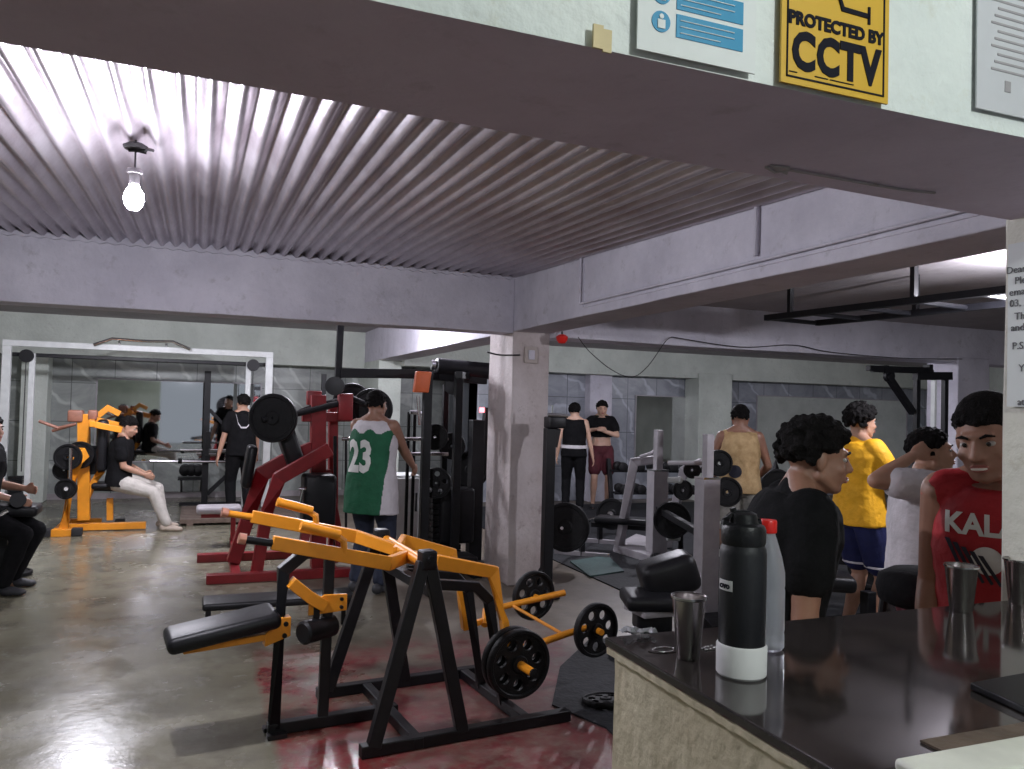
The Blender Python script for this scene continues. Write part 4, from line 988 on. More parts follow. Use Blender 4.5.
# bench press with loaded barbell
pA = D(566, 527, 8.0); pB = D(612, 514, 10.2); ax = (pB-pA).normalized()
t = thing('barbell', 'loaded chrome barbell resting low in the right bay behind the bar stand', 'barbell', pA)
b = BM(); tube(b, [pA-ax*.16, pB+ax*.10], .016, 10); mk('bar', b, 'chrome', t)
for s, e in ((.0, 1), (.02, -1)):
    b = BM(); q = pA if e > 0 else pB; lathe(b, [(.016, -.02), (.04, -.02), (.04, .02), (.016, .02)], q+ax*(.09*e), 16, ax); mk('collar', b, 'chrome', t)
plate(pA-ax*.02, ax, .245, 'big solid black plate on the near end of the low barbell', .05, 0); plate(pA+ax*.035, ax, .225, 'solid black plate second on the near end of the low barbell', .05, 0)
plate(pB, ax, .20, 'solid black plate on the far end of the low barbell', .05, 0)
t = thing('press_bench', 'flat press bench with grey feet under the low barbell', 'bench', ((pA+pB)/2).xyz*1)
mid = (pA+pB)/2; sd = ax.cross(Z3).normalized()
WM[t.name] = Matrix.Translation(mid); t.location = mid
for s in (-.45, .45):
    b = BM(); q = mid+ax*s; bar(b, [Vector((q.x, q.y, 0)), q-Z3*.03], .05, .05, Vector((0, 1, 0))); mk('upright', b, 'black', t)
    b = BM(); bar(b, [Vector((q.x, q.y, .03))-sd*.3, Vector((q.x, q.y, .03))+sd*.3], .06, .05); mk('foot', b, 'grey_steel', t)
b = BM(); q = mid+sd*.55; rz = math.atan2(sd.y, sd.x); pad(b, (q.x, q.y, .36), (1.0, .27, .07), rz, bev=.025); mk('bench_pad', b, 'black_pad', t)
b = BM(); bar(b, [(mid.x, mid.y, .29), (mid.x+sd.x*1.0, mid.y+sd.y*1.0, .29), (mid.x+sd.x*1.0, mid.y+sd.y*1.0, .0)], .05); mk('bench_frame', b, 'black', t)

# light grey machine with two shrouded posts
t = thing('hack_squat_machine', 'light grey machine with two tall shrouded posts and slanted frames', 'exercise machine', (4.3, 6.6, 0))
def gpost(px, top, ytop, ybot, pxw, d, base):
    q = AZ(px, ybot); k = (q-EYE).dot(FW); w = pxw/800*k
    z1 = D(px, top, k).z; z2 = D(px, ytop, k).z
    b = BM(); bar(b, [(q.x, q.y, 0), (q.x, q.y, z1)], w, w*.8, Vector((0, 1, 0))); mk('shroud_post', b, 'grey_steel', t, bev=.006)
    b = BM(); bar(b, [(q.x, q.y, z1), (q.x-.0, q.y, z2)], w*.42, w*.42, Vector((0, 1, 0))); mk('inner_post', b, 'grey_steel', t, bev=.004)
    b = BM(); bx(b, (q.x-w*.5, q.y-w*.42, z1), (q.x+w*.5, q.y+w*.42, z1+.015)); mk('post_cap', b, 'chrome', t)
    return q, k, z2
q1, k1, _ = gpost(656, 471, 430, 560, 17, 8.6, 0)
q2, k2, _ = gpost(705, 479, 434, 612, 20, 6.6, 0)
g1 = AZ(618, 553); 
def slant(foot, kk, pts, w=.075):
    b = BM(); bar(b, [foot]+[D(px, py, kk) for px, py in pts], w, w); mk('slanted_frame', b, 'grey_steel', t, bev=.005)
slant(AZ(618, 553), 8.9, [(634, 462), (661, 459)], .09)
slant(AZ(666, 548), 9.0, [(684, 470), (702, 462)], .09)
b = BM(); prism(b, [AZ(614, 553, .0), AZ(650, 564, .0), AZ(662, 548, .0), AZ(636, 541, 0)], (0, 0, .09)); mk('foot_platform', b, 'grey_steel', t, bev=.006)
b = BM(); bar(b, [Vector((q1.x, q1.y, .05)), Vector((q2.x, q2.y, .05))], .09, .08); bar(b, [Vector((q1.x, q1.y, .55)), Vector((q2.x, q2.y, .6))], .06, .06); mk('base_beam', b, 'black', t, bev=.004)
b = BM(); kk = 8.7; tube(b, [D(640, 457, kk), D(652, 453, kk), D(661, 446, kk)], .02, 8); mk('handle_bar', b, 'grey_steel', t); b = BM(); tube(b, [D(668, 463, 7.8), D(702, 463, 7.8)], .022, 8); mk('handle_bar', b, 'grey_steel', t)
for px, py, k, R, lb in ((683, 490, 7.9, .10, 'small dark plate between the two grey posts'), (719, 463, 7.2, .12, 'dark round plate right of the nearer grey post, upper one'), (727, 492, 7.0, .13, 'dark round plate right of the nearer grey post, lower one'), (672, 520, 8.2, .19, 'large dark plate low between the grey posts'), (692, 470, 8.4, .09, 'little dark plate high between the grey posts')):
    plate(D(px, py, k), Vector((.5, 1, 0)), R, lb, .05, 0)
for (px, py, k) in ((668, 480, 7.7), (718, 525, 6.55), (719, 553, 6.5), (667, 538, 8.3)):
    b = BM(); p = D(px, py, k); tube(b, [p, p+RT*.10], .03, 10); ell(b, p+RT*.11, (.035, .035, .035), n=10); mk('horn', b, 'white_steel', t)

# near black bench behind the left cup
kb_ = 5.0; c = D(650, 596, kb_); rz = math.radians(-20)
t = thing('adjustable_bench', 'black padded adjustable bench behind the steel cup at the counter corner', 'bench', (c.x, c.y, 0))
b = BM(); pad(b, (c.x, c.y, c.z-.02), (.34, .34, .09), rz, bev=.035); mk('seat', b, 'black_pad', t)
mm = Matrix.Translation(D(668, 575, 5.15)) @ Matrix.Rotation(rz, 4, 'Z') @ Matrix.Rotation(math.radians(-18), 4, 'Y')
b = BM(); pad(b, (0, 0, 0), (.36, .30, .24), mtx=mm, bev=.06); mk('back_pad', b, 'black_pad', t)
b = BM(); bar(b, [Vector((c.x, c.y, c.z-.07)), Vector((c.x, c.y, .05))], .08, .08, Vector((0, 1, 0))); bar(b, [(c.x-.1, c.y-.28, .03), (c.x-.1, c.y+.28, .03)], .06); bar(b, [(c.x-.1, c.y, .03), (c.x+.7, c.y-.1, .03)], .06); bar(b, [(c.x+.6, c.y-.05, .03), (c.x+.25, c.y, c.z-.06)], .06); mk('bench_frame', b, 'black', t, bev=.004)
b = BM(); bx(b, (c.x-.12, c.y-.14, c.z-.10), (c.x+.22, c.y+.12, c.z-.065), bev=.005); mk('seat_plate', b, 'grey_steel', t)
b = BM(); box(b, D(652, 617, 5.0), (.22, .2, .16), rz, bev=.02); mk('motor_block', b, 'black', t)

# bar stool
c = D(922, 588, 2.8)
t = thing('bar_stool', 'black padded bar stool between the yellow shirt and the red jersey', 'stool', (c.x, c.y, 0))
b = BM(); lathe(b, [(.001, -.06), (.11, -.06), (.14, -.045), (.15, 0), (.14, .04), (.10, .062), (.001, .07)], c, 36); mk('seat', b, 'black_cloth', t, smooth=60)
for k in range(4):
    a_ = PI/4+k*PI/2; b = BM(); tube(b, [c+Vector((math.cos(a_)*.12, math.sin(a_)*.12, -.05)), Vector((c.x+math.cos(a_)*.22, c.y+math.sin(a_)*.22, 0))], .014, 8); mk('leg', b, 'black', t)
b = BM(); tube(b, [Vector((c.x+math.cos(a_)*.19, c.y+math.sin(a_)*.19, .32)) for a_ in [2*PI*k/24 for k in range(25)]], .01, 6); mk('foot_ring', b, 'chrome', t)

# dumbbell racks
def dumbbell_rack(c, rz, W, tiers, n, label, glabel, grp, r=.075):
    t = thing('dumbbell_rack', label, 'rack', (c[0], c[1], 0), rz)
    X = Matrix.Translation((c[0], c[1], 0)) @ Matrix.Rotation(rz, 4, 'Z')
    for s in (-1, 1):
        b = BM(); bar(b, [X @ Vector((s*W/2, -.28, .02)), X @ Vector((s*W/2, .22, .02))], .06); bar(b, [X @ Vector((s*W/2, -.05, .02)), X @ Vector((s*W/2, .18, .35*tiers+.12))], .06); mk('side_frame', b, 'black', t, bev=.004)
    first = None
    for k in range(tiers):
        z = .30+.34*k; y = -.06+.075*k
        for yy in (-.08, .08):
            b = BM(); bar(b, [X @ Vector((-W/2, y+yy, z)), X @ Vector((W/2, y+yy, z))], .04, .03); mk('shelf_rail', b, 'black', t)
        for i in range(n):
            p = X @ Vector((-W/2+W*(i+.5)/n, y, z+r*.9)); yx = X.to_3x3() @ Vector((0, 1, 0))
            lab = '%s, %s tier' % (glabel, ('lowest', 'middle', 'top')[k] if tiers == 3 else ('lower', 'upper')[k])
            if first is None: first = dumbbell(p, yx, r, .30, lab, grp+', '+'lower upper'.split()[k])
            else: dup(first, loc=p, label=lab, group=grp+', '+'lower upper'.split()[k])
dumbbell_rack((6.95, 11.0), -.15, 1.7, 2, 6, 'black two-tier dumbbell rack in front of the right back wall', 'dark dumbbell on the rack before the right back wall', 'dumbbells on the far rack')
p = D(815, 545, 7.3)
dumbbell_rack((p.x, p.y), -.75, 1.2, 2, 5, 'black two-tier dumbbell rack behind the yellow shirt', 'dark dumbbell on the rack behind the yellow shirt', 'dumbbells on the near rack', .085)
# plate trees
def plate_tree(c, rz, label, short):
    t = thing('plate_tree', label, 'rack', (c[0], c[1], 0), rz)
    X = Matrix.Translation((c[0], c[1], 0)) @ Matrix.Rotation(rz, 4, 'Z'); R3 = X.to_3x3()
    b = BM(); bar(b, [X @ Vector((-.35, 0, .02)), X @ Vector((0, 0, 1.05)), X @ Vector((.35, 0, .02))], .07); bar(b, [X @ Vector((-.25, -.25, .03)), X @ Vector((-.25, .25, .03))], .05); bar(b, [X @ Vector((.25, -.25, .03)), X @ Vector((.25, .25, .03))], .05); mk('frame', b, 'black', t, bev=.004)
    for i, (x, z, R) in enumerate(((-.26, .38, .2), (.26, .38, .2), (0, .85, .17))):
        b = BM(); tube(b, [X @ Vector((x, -.28, z)), X @ Vector((x, .28, z))], .02, 8); mk('horn', b, 'chrome', t)
        for j, y in enumerate((-.21, -.13)):
            plate(X @ Vector((x, y, z)), R3 @ Vector((0, 1, 0)), R, 'dark plate, %s, on the %s horn of the %s' % (('outer', 'inner')[j], ('left', 'right', 'top')[i], short), .05, 0)
p = D(775, 500, 8.6); plate_tree((p.x, p.y), -.6, 'black plate tree between the mustard jersey and the black shirt', 'plate tree by the mustard jersey')
p = D(906, 545, 6.7); plate_tree((p.x, p.y), -.75, 'black plate tree between the yellow shirt and the white shirt', 'plate tree by the white shirt')
p = D(790, 500, 5.3)
# dark leg machine between flask and black shirt
t = thing('leg_curl_machine', 'low black padded leg machine behind the person in the black T-shirt', 'exercise machine', (p.x, p.y, 0))
z = 0; c = Vector((p.x, p.y, 0)); fw_ = Vector((.8, -.6, 0))
b = BM(); pad(b, c+Vector((0, 0, .52)), (.8, .3, .1), -.6, bev=.035); mk('seat', b, 'black_pad', t)
b = BM(); bar(b, [c+Vector((-.3, .2, .03)), c+Vector((.5, -.35, .03))], .08, .06); bar(b, [c+Vector((-.3, .2, .03)), c+Vector((-.3, .2, .47))], .07); bar(b, [c+Vector((.4, -.28, .03)), c+Vector((.4, -.28, .47))], .07); mk('frame', b, 'black', t, bev=.004)
b = BM(); lathe(b, [(.05, -.2), (.065, -.18), (.065, .18), (.05, .2)], c+Vector((.52, -.4, .36)), 18, Vector((.6, .8, 0))); mk('leg_roller', b, 'black_pad', t)

# black pull-down frame at the right
Yp = 6.0
def P_(px, py, Y=Yp): return AY(px, py, Y)
t = thing('pulldown_machine', 'dark pull-down machine with diagonal arm before the far right column', 'exercise machine', (P_(925, 500).x, Yp, 0))
b = BM(); bar(b, [P_(868, 368), P_(930, 370)], .06, .05); bar(b, [P_(872, 370), P_(932, 372)], .05, .04, ); bar(b, [P_(915, 376), P_(950, 376)], .07, .08); mk('top_beam', b, 'black', t, bev=.004)
b = BM(); bar(b, [P_(887, 375), P_(913, 413)], .06, .06); mk('diagonal_arm', b, 'black', t, bev=.004)
for px in (917, 934, 945):
    b = BM(); q = P_(px, 375); bar(b, [(q.x, Yp, 0), (q.x, Yp, q.z)], .05 if px != 934 else .03, .05, Vector((0, 1, 0))); mk('upright', b, 'black' if px != 934 else 'white_steel', t, bev=.003)
b = BM()
for k in range(12): q = P_(926, 400); bx(b, (q.x-.07, Yp-.05, .08+k*.05), (q.x+.07, Yp+.10, .12+k*.05))
mk('weight_stack', b, 'iron', t, bev=.003)
b = BM(); q = P_(926, 400); bx(b, (q.x-.12, Yp-.25, 0), (q.x+.14, Yp+.25, .05)); mk('base_plate', b, 'black', t)
b = BM(); box(b, P_(884, 369), (.05, .08, .07)); box(b, P_(928, 368), (.05, .08, .07)); lathe(b, [(.02, -.02), (.06, -.02), (.06, .02), (.02, .02)], P_(889, 376), 16, Vector((0, 1, 0))); mk('pulley', b, 'black', t)
# ================================================================== PEOPLE
def ik(a, c, l1, l2, pole):
    a = Vector(a); c = Vector(c); d = c-a; L_ = min(d.length, (l1+l2)*.999); d.normalize(); c = a+d*L_
    x = (l1*l1-l2*l2+L_*L_)/(2*L_); h = math.sqrt(max(0, l1*l1-x*x)); p = Vector(pole); p = (p-d*p.dot(d)).normalized()
    return a+d*x+p*h, c
def cap(bm, p0, r0, p1, r1, n=14):
    p0 = Vector(p0); p1 = Vector(p1); d = p1-p0
    if d.length < 1e-5: return
    s, u = frame(d); dn = d.normalized(); rings = []
    for k in range(4): a = -PI/2+PI/2*k/4; rings.append((p0+dn*(r0*math.sin(a)), max(r0*math.cos(a), 1e-3)))
    for k in range(6):
        t = k/5; rings.append((p0+d*t, r0+(r1-r0)*t))
    for k in range(1, 5): a = PI/2*k/4; rings.append((p1+dn*(r1*math.sin(a)), max(r1*math.cos(a), 1e-3)))
    loft(bm, [[c+s*(math.cos(2*PI*j/n)*r)+u*(math.sin(2*PI*j/n)*r) for j in range(n)] for c, r in rings])
def limb(bm, pts, rs):
    for (a, ra), (b_, rb) in zip(zip(pts, rs), zip(pts[1:], rs[1:])): cap(bm, a, ra, b_, rb)
TOR = [(-.20, .11, .085), (-.10, .158, .108), (0, .166, .116), (.2, .148, .106), (.38, .142, .102), (.58, .163, .114), (.76, .178, .112), (.88, .158, .092), (.97, .095, .07)]

TORC = [(-.9, .185, .145), (-.2, .176, .128), (0, .168, .118), (.2, .152, .110), (.38, .150, .108), (.58, .166, .116), (.76, .180, .114), (.88, .160, .096), (.97, .098, .074)]
def person(label, px, d, phi, H, top, bottom, skin='skin', lean=(0, 0), pel=(0, 0, .93), head=(0, 0, 0), hair=.018, wr=((-.25, .05, .80), (.25, .05, .80)), apole=((-.3, -1, 0), (.3, -1, 0)),
           ank=((-.11, -.02, .085), (.11, -.02, .085)), kpole=((-.1, 1, 0), (.1, 1, 0)), curl=.5, hdir=None, vox=.010, girth=1., shoes='shoe_dark', at=None, haircut=0, smile=False, sh_up=(0, 0), hdet=True, hem=-.16, strap=.115):
    """px,d: where the person stands; phi: heading clockwise from world +Y (degrees); pose in a 1.70 m figure, x to the person's right"""
    k = H/1.70
    g = at or D(px, 407, d); g = Vector((g[0], g[1], 0))
    rz = -math.radians(phi)
    P = Vector(pel); Nk = P+Vector((lean[0], lean[1], 0)); Nk.z = P.z+math.sqrt(max(.01, .51**2-lean[0]**2-lean[1]**2))
    ax = (Nk-P).normalized(); side = Vector((1, 0, 0)); side = (side-ax*side.dot(ax)).normalized(); fw = ax.cross(side)*-1
    if fw.y < 0 and abs(ax.z) > .3: fw = -fw
    def tp(t): return P+(Nk-P)*t
    def torso(bm, t0, t1, inf, wmul=lambda t: 1., n=28, T_=TOR):
        TOR = T_; ts = sorted({t0, t1, *[q[0] for q in TOR if t0 < q[0] < t1]}); rings = []
        for t in ts:
            for (a, b_) in zip(TOR, TOR[1:]):
                if a[0] <= t <= b_[0] or b_ is TOR[-1]:
                    s = min(1, max(0, (t-a[0])/(b_[0]-a[0]))); w = a[1]+(b_[1]-a[1])*s; dp = a[2]+(b_[2]-a[2])*s; break
            w = (w*girth+inf)*wmul(t); dp = dp*girth+inf
            c = tp(t)-fw*(.008*math.sin(t*PI))
            if t < 0: c = P+Vector((0, 0, (Nk-P).length*t))
            r = []
            for j in range(n):
                a_ = 2*PI*j/n; ca, sa = math.cos(a_), math.sin(a_); e = .85
                r.append(c+side*(w*math.copysign(abs(ca)**e, ca))+(fw)*(dp*math.copysign(abs(sa)**e, sa)))
            rings.append(r)
        loft(bm, rings)
    hipL = P+Vector((-.088, 0, -.03)); hipR = P+Vector((.088, 0, -.03))
    shc = tp(.87); sh = [shc-side*.165+Z3*(.005+sh_up[0]), shc+side*.165+Z3*(.005+sh_up[1])]
    kn = []; an = []; el = []; wt = []
    for i, hp_ in enumerate((hipL, hipR)):
        a, c = ik(hp_, ank[i], .43, .42, kpole[i]); kn.append(a); an.append(c)
    for i in range(2):
        a, c = ik(sh[i], wr[i], .29, .26, apole[i]); el.append(a); wt.append(c)
    # head frame
    hy, hpch, hrl = [math.radians(q) for q in head]
    HR = Matrix.Rotation(-hy, 3, 'Z') @ Matrix.Rotation(-hpch, 3, 'X') @ Matrix.Rotation(hrl, 3, 'Y')
    hd = Nk+ax*.055+Vector((0, .018, .062))
    if hdir: hd = Nk+Vector(hdir)
    def h(x, y, z): return hd+HR @ Vector((x, y, z))
    H4 = HR.to_4x4()
    b = BM()
    torso(b, -.20, .97, 0.)
    cap(b, Nk-ax*.06, .062, h(0, -.022, -.03), .054)
    cap(b, sh[0]+side*.05, .055, sh[1]-side*.05, .055)
    for i in range(2): cap(b, Nk+ax*.035-fw*.02, .040, sh[i]-side*(.03*(-1 if i == 0 else 1))-fw*.01+ax*.01, .046)
    for i in range(2):
        sgn = -1 if i == 0 else 1
        limb(b, [sh[i], sh[i].lerp(el[i], .35), el[i]], [.056*girth, .050*girth, .037*girth])
        limb(b, [el[i], el[i].lerp(wt[i], .3), wt[i]], [.038*girth, .039*girth, .025])
        hp_ = (hipL, hipR)[i]
        limb(b, [hp_, hp_.lerp(kn[i], .4), kn[i]], [.098*girth, .082*girth, .054])
        limb(b, [kn[i], kn[i].lerp(an[i], .32), kn[i].lerp(an[i], .6), an[i]], [.054, .057*girth, .045, .034])
        f0 = an[i]+Vector((0, -.04, -.045)); f1 = an[i]+Vector((sgn*.012, .10, -.055)); f2 = an[i]+Vector((sgn*.018, .155, -.062))
        cap(b, f0, .034, f1, .032); cap(b, f1, .034, f2, .022)
        # hand: palm, four unequal fingers, side thumb
        fd = (wt[i]-el[i]).normalized(); inn = (Vector((-sgn, .1, 0))-fd*Vector((-sgn, .1, 0)).dot(fd)).normalized(); acr = fd.cross(inn)
        pc_ = wt[i]+fd*.045
        x4 = Matrix((acr, fd, inn)).transposed().to_4x4(); ell(b, pc_, (.040, .052, .017), x4)
        for j, (o_, ln) in enumerate(((-.028, .068), (-.0095, .078), (.0095, .073), (.028, .058))):
            a0 = wt[i]+fd*.082+acr*o_; c1 = curl*.9; a1 = a0+(fd*math.cos(c1*.5)+inn*math.sin(c1*.5))*ln*.42
            a2 = a1+(fd*math.cos(c1*1.5)+inn*math.sin(c1*1.5))*ln*.32; a3 = a2+(fd*math.cos(c1*2.2)+inn*math.sin(c1*2.2))*ln*.26
            limb(b, [a0-fd*.02, a1, a2, a3], [.0095, .0088, .0082, .0072])
        th_ = acr*(-1 if (acr.y < 0) != True else 1)
        fwdside = acr if acr.y > 0 else -acr
        if abs(fd.y) > .8: fwdside = acr if acr.z > 0 else -acr
        t0 = wt[i]+fd*.025+fwdside*.022; t1 = t0+fd*.028+fwdside*.026+inn*.008; t2 = t1+fd*.03+fwdside*.008+inn*.010
        limb(b, [t0, t1, t2], [.014, .0115, .009])
    # head
    ell(b, h(0, -.012, .030), (.074, .093, .082), H4, 24); ell(b, h(0, .024, -.028), (.062, .070, .086), H4, 24)
    ell(b, h(0, .060, -.092), (.028, .026, .020), H4); ell(b, h(0, .080, .022), (.048, .016, .012), H4)
    cap(b, h(0, .090, .006), .0085, h(0, .108, -.030), .0125); ell(b, h(.012, .097, -.034), (.010, .011, .009), H4); ell(b, h(-.012, .097, -.034), (.010, .011, .009), H4)
    for s in (-1, 1):
        ell(b, h(s*.074, -.008, -.008), (.010, .019, .031), H4); ell(b, h(s*.040, .058, -.030), (.022, .022, .020), H4); cap(b, h(s*.056, -.002, -.055), .02, h(s*.022, .052, -.088), .02)
    ell(b, h(0, .086, -.062), (.024, .012, .013), H4)
    b.transform(Matrix.Diagonal((k, k, k, 1)))
    hdk = hd*k; fine = vox < .008
    me = bake(b, vox, 2 if fine else 2)
    root = bpy.data.objects.new('person', me); COL.objects.link(root); me.materials.clear(); me.materials.append(M[skin])
    root.location = g; root.rotation_euler = (0, 0, rz); setprops(root, label, 'person'); WM[root.name] = Matrix.Translation(g) @ Matrix.Rotation(rz, 4, 'Z')
    def piece(name, bm, m, vx=vox, sm=2, disp=0., dsz=.12, bk=True):
        bm.transform(Matrix.Diagonal((k, k, k, 1)))
        if bk: me = bake(bm, vx, sm, disp, dsz); return link(name, me, m, root, local=True)
        return mk(name, bm, m, root, local=True, smooth=70)
    # hair
    b = BM(); rr_ = random.Random(int(px)+3); hl = hair
    for j in range(520 if hl > .012 else 260):
        z = rr_.uniform(-.55, 1); a_ = rr_.uniform(0, 2*PI); q = math.sqrt(1-z*z); v = Vector((q*math.cos(a_), q*math.sin(a_), z))
        lim = .30 if v.y > .35 else (.0 if v.y > 0 else -.52)
        if haircut and v.y <= .2: lim = max(lim, -.25)
        if v.z < lim: continue
        p = Vector((v.x*.072, v.y*.091-.012, v.z*.080+.032)); r_ = .007+hl*rr_.uniform(.12, .34)
        q_ = p+v*hl*rr_.uniform(.0, 1.1); ell(b, h(*q_), (r_, r_, r_), H4, 8)
    ell(b, h(0, -.016, .050), (.077+hl*.25, .091+hl*.25, .076+hl*.4), H4)
    piece('hair', b, 'hair', max(.005, min(vox, .006)), 0, .006 if hl > .012 else .002, .010)
    if hdet:
        for s in (-1, 1):
            b = BM(); ell(b, h(s*.030, .0755, .000), (.0145, .0105, .0075), H4); e = piece('eye', b, 'white_eye', bk=False)
            b = BM(); ell(b, h(s*.030, .0845, .000), (.0062, .004, .0062), H4, 10); b.transform(Matrix.Diagonal((k, k, k, 1))); mk('iris', b, 'iris', e, local=True, smooth=70)
            b = BM(); tube(b, [h(s*.014, .094, .018), h(s*.030, .094, .025), h(s*.048, .082, .020)], [.003, .0045, .002], 8); piece('eyebrow', b, 'hair', bk=False)
        b = BM(); ell(b, h(0, .094, -.058), (.024, .009, .0055), H4); ell(b, h(0, .092, -.068), (.021, .009, .006), H4); lp = piece('lips', b, 'lip', bk=False)
        if smile:
            b = BM(); ell(b, h(0, .097, -.063), (.021, .007, .005), H4); b.transform(Matrix.Diagonal((k, k, k, 1))); mk('teeth', b, 'teeth', lp, local=True, smooth=70)
    # clothes
    kind, m_ = top; out = {}
    cv = max(vox, .008)
    if kind:
        b = BM(); inf = .026; lo = .36 if kind == 'crop' else hem
        if kind == 'tank':
            torso(b, lo, .955, inf, lambda t: 1.03 if t < .58 else (1. if t < .7 else (.86 if t < .8 else .84)), T_=TORC)
            for i in range(2):
                sg = -1 if i == 0 else 1; cap(b, Nk-ax*.035+side*(.05*sg)-fw*.01, .055, shc+side*(strap*sg)+ax*.012, .063)
        else:
            torso(b, lo, .955, inf, lambda t: 1.04 if t < .5 else 1., T_=TORC)
            for i in range(2): cap(b, Nk-ax*.012-fw*.018, .056, sh[i]-side*(.03*(-1 if i == 0 else 1))+ax*.006, .060)
            for i in range(2):
                e = sh[i].lerp(el[i], .60); limb(b, [sh[i]-side*(0.02*(-1 if i == 0 else 1)), sh[i].lerp(el[i], .3), e], [.076*girth, .076*girth, .074*girth])
        out['top'] = piece('jersey' if kind == 'tank' else 'shirt', b, m_, cv, 3, .016, .10)
    kind, m_ = bottom
    b = BM(); torso(b, -.21, .10, .018)
    fr = {'shorts': .72, 'trousers': 1.}[kind]
    for i, hp_ in enumerate((hipL, hipR)):
        if kind == 'shorts': limb(b, [hp_, hp_.lerp(kn[i], .4), hp_.lerp(kn[i], fr)], [.115*girth, .108*girth, .100*girth])
        else:
            limb(b, [hp_, hp_.lerp(kn[i], .4), kn[i]], [.114*girth, .10*girth, .075]); limb(b, [kn[i], kn[i].lerp(an[i], .5), kn[i].lerp(an[i], .93)], [.076, .068, .062])
    out['bottom'] = piece(kind, b, m_, cv, 3, .014, .10)
    for i in range(2):
        sgn = -1 if i == 0 else 1; b = BM(); a = an[i]
        ell(b, a+Vector((0, -.035, -.040)), (.042, .055, .046)); ell(b, a+Vector((sgn*.012, .055, -.048)), (.046, .085, .038)); ell(b, a+Vector((sgn*.016, .12, -.055)), (.045, .062, .030))
        bmesh.ops.bisect_plane(b, geom=b.verts[:]+b.edges[:]+b.faces[:], plane_co=(0, 0, a.z-.082), plane_no=(0, 0, -1), clear_outer=True)
        bmesh.ops.holes_fill(b, edges=b.edges)
        b2 = b; piece('shoe', b2, shoes, cv, 1)
    out.update(root=root, k=k, tp=tp, side=side, fw=fw, ax=ax, hd=hd, kn=kn, an=an, el=el, wt=wt, P=P, Nk=Nk, h=h, cap=cap, M=WM[root.name], piece=piece, hip=(hipL, hipR))
    return out

def on_cloth(o, garment, name, body, size, lx, lz, back, m, sx=1., bold=0., lift=.004, tilt=0.):
    """lettering laid onto the garment: flat text pushed onto the cloth along the wearer's front/back axis"""
    me = garment.data; bvh = BVHTree.FromPolygons([v.co for v in me.vertices], [p.vertices[:] for p in me.polygons])
    cu = bpy.data.curves.new(name, 'FONT'); cu.body = body; cu.size = size; cu.offset = bold; cu.align_x = 'CENTER'; cu.align_y = 'CENTER'; cu.resolution_u = 2
    t_ = bpy.data.objects.new('tmp', cu); COL.objects.link(t_); bpy.context.view_layer.update(); dg = bpy.context.evaluated_depsgraph_get()
    tm = bpy.data.meshes.new_from_object(t_.evaluated_get(dg), depsgraph=dg); bpy.data.objects.remove(t_)
    b = BM(); b.from_mesh(tm); lay(b, bvh, lx, lz, back, lift, sx, tilt); return mk(name, b, m, garment, local=True, smooth=0)
def lay(b, bvh, lx, lz, back, lift, sx=1., tilt=0.):
    bmesh.ops.triangulate(b, faces=b.faces)
    for _ in range(3):
        es = [e for e in b.edges if e.calc_length() > .022]
        if es: bmesh.ops.subdivide_edges(b, edges=es, cuts=1); bmesh.ops.triangulate(b, faces=b.faces)
    dirn = Vector((0, 1 if back else -1, 0)); s = 1 if back else -1   # text x runs to the reader's right
    ct, st = math.cos(tilt), math.sin(tilt)
    for v in b.verts:
        x, y = v.co.x*sx, v.co.y; x, y = x*ct-y*st, x*st+y*ct
        o_ = Vector((lx+s*x, -dirn.y*.8, lz+y)); hit = bvh.ray_cast(o_, dirn)[0]
        v.co = (hit-dirn*lift) if hit else Vector((o_.x, -dirn.y*.12, o_.z))

# -- red jersey, right, behind the counter
o = person('smiling person in a red sleeveless jersey leaning behind the counter at the right', 1013, 2.46, 236, 1.80, ('tank', 'red_cloth'), ('shorts', 'black_cloth'), 'skin_dark', lean=(.0, .14), pel=(0, 0, .87), head=(14, 12, 6), hair=.008, haircut=1, hem=-.3,
           wr=((-.16, .0, .84), (.21, .10, .78)), apole=((0, -1, 0), (.15, -1, 0)), vox=.0062, strap=.15, girth=1.06, smile=True, hdir=(.05, .06, .100))
on_cloth(o, o['top'], 'jersey_lettering', 'KALAN', .085, .035, 1.295, False, 'print_white', .92, .003)
me = o['top'].data; bvh = BVHTree.FromPolygons([v.co for v in me.vertices], [p.vertices[:] for p in me.polygons])
b = BM(); bmesh.ops.create_circle(b, cap_ends=True, segments=28, radius=.042); lay(b, bvh, .05, 1.195, False, .005); mk('ball_emblem', b, 'print_white', o['top'], local=True, smooth=0)
b = BM()
for q in range(5):
    a_ = -.6+q*.35; x_ = -.10+q*.022
    vs = [b.verts.new((x_+dx, dy, 0)) for dx, dy in ((-.006, .055-q*.01), (.008, .055-q*.01), (.055, -.06-q*.002), (.048, -.065-q*.002))]; b.faces.new(vs)
lay(b, bvh, .055, 1.195, False, .0065); mk('swoosh_emblem', b, 'print_dark', o['top'], local=True, smooth=0)

# -- black shirt, near, in profile
o = person('laughing person in a black T-shirt seen in profile behind the flask', 772, 2.45, 118, 1.61, ('tee', 'black_cloth'), ('trousers', 'black_cloth'), 'skin_dark', lean=(0, .10), pel=(0, 0, .95), head=(-4, 3, 0), hair=.024,
           wr=((-.20, .22, .86), (.24, .06, .80)), apole=((-.3, -1, 0), (.3, -1, .1)), vox=.0062, girth=1.06, smile=True, hdir=(0, .04, .102))
# -- white shirt with raised arm
o = person('person in a white T-shirt with one arm raised to the forehead', 919, 3.75, 125, 1.57, ('tee', 'white_cloth'), ('shorts', 'maroon_cloth'), 'skin', lean=(0, .03), head=(-4, -10, 0), hair=.014,
           wr=((-.24, .10, .84), (.13, -.055, 1.545)), apole=((-.5, -1, 0), (.6, -.8, -.7)), vox=.008, curl=.5, girth=1.05, sh_up=(0, .02), hdir=(0, .03, .12))
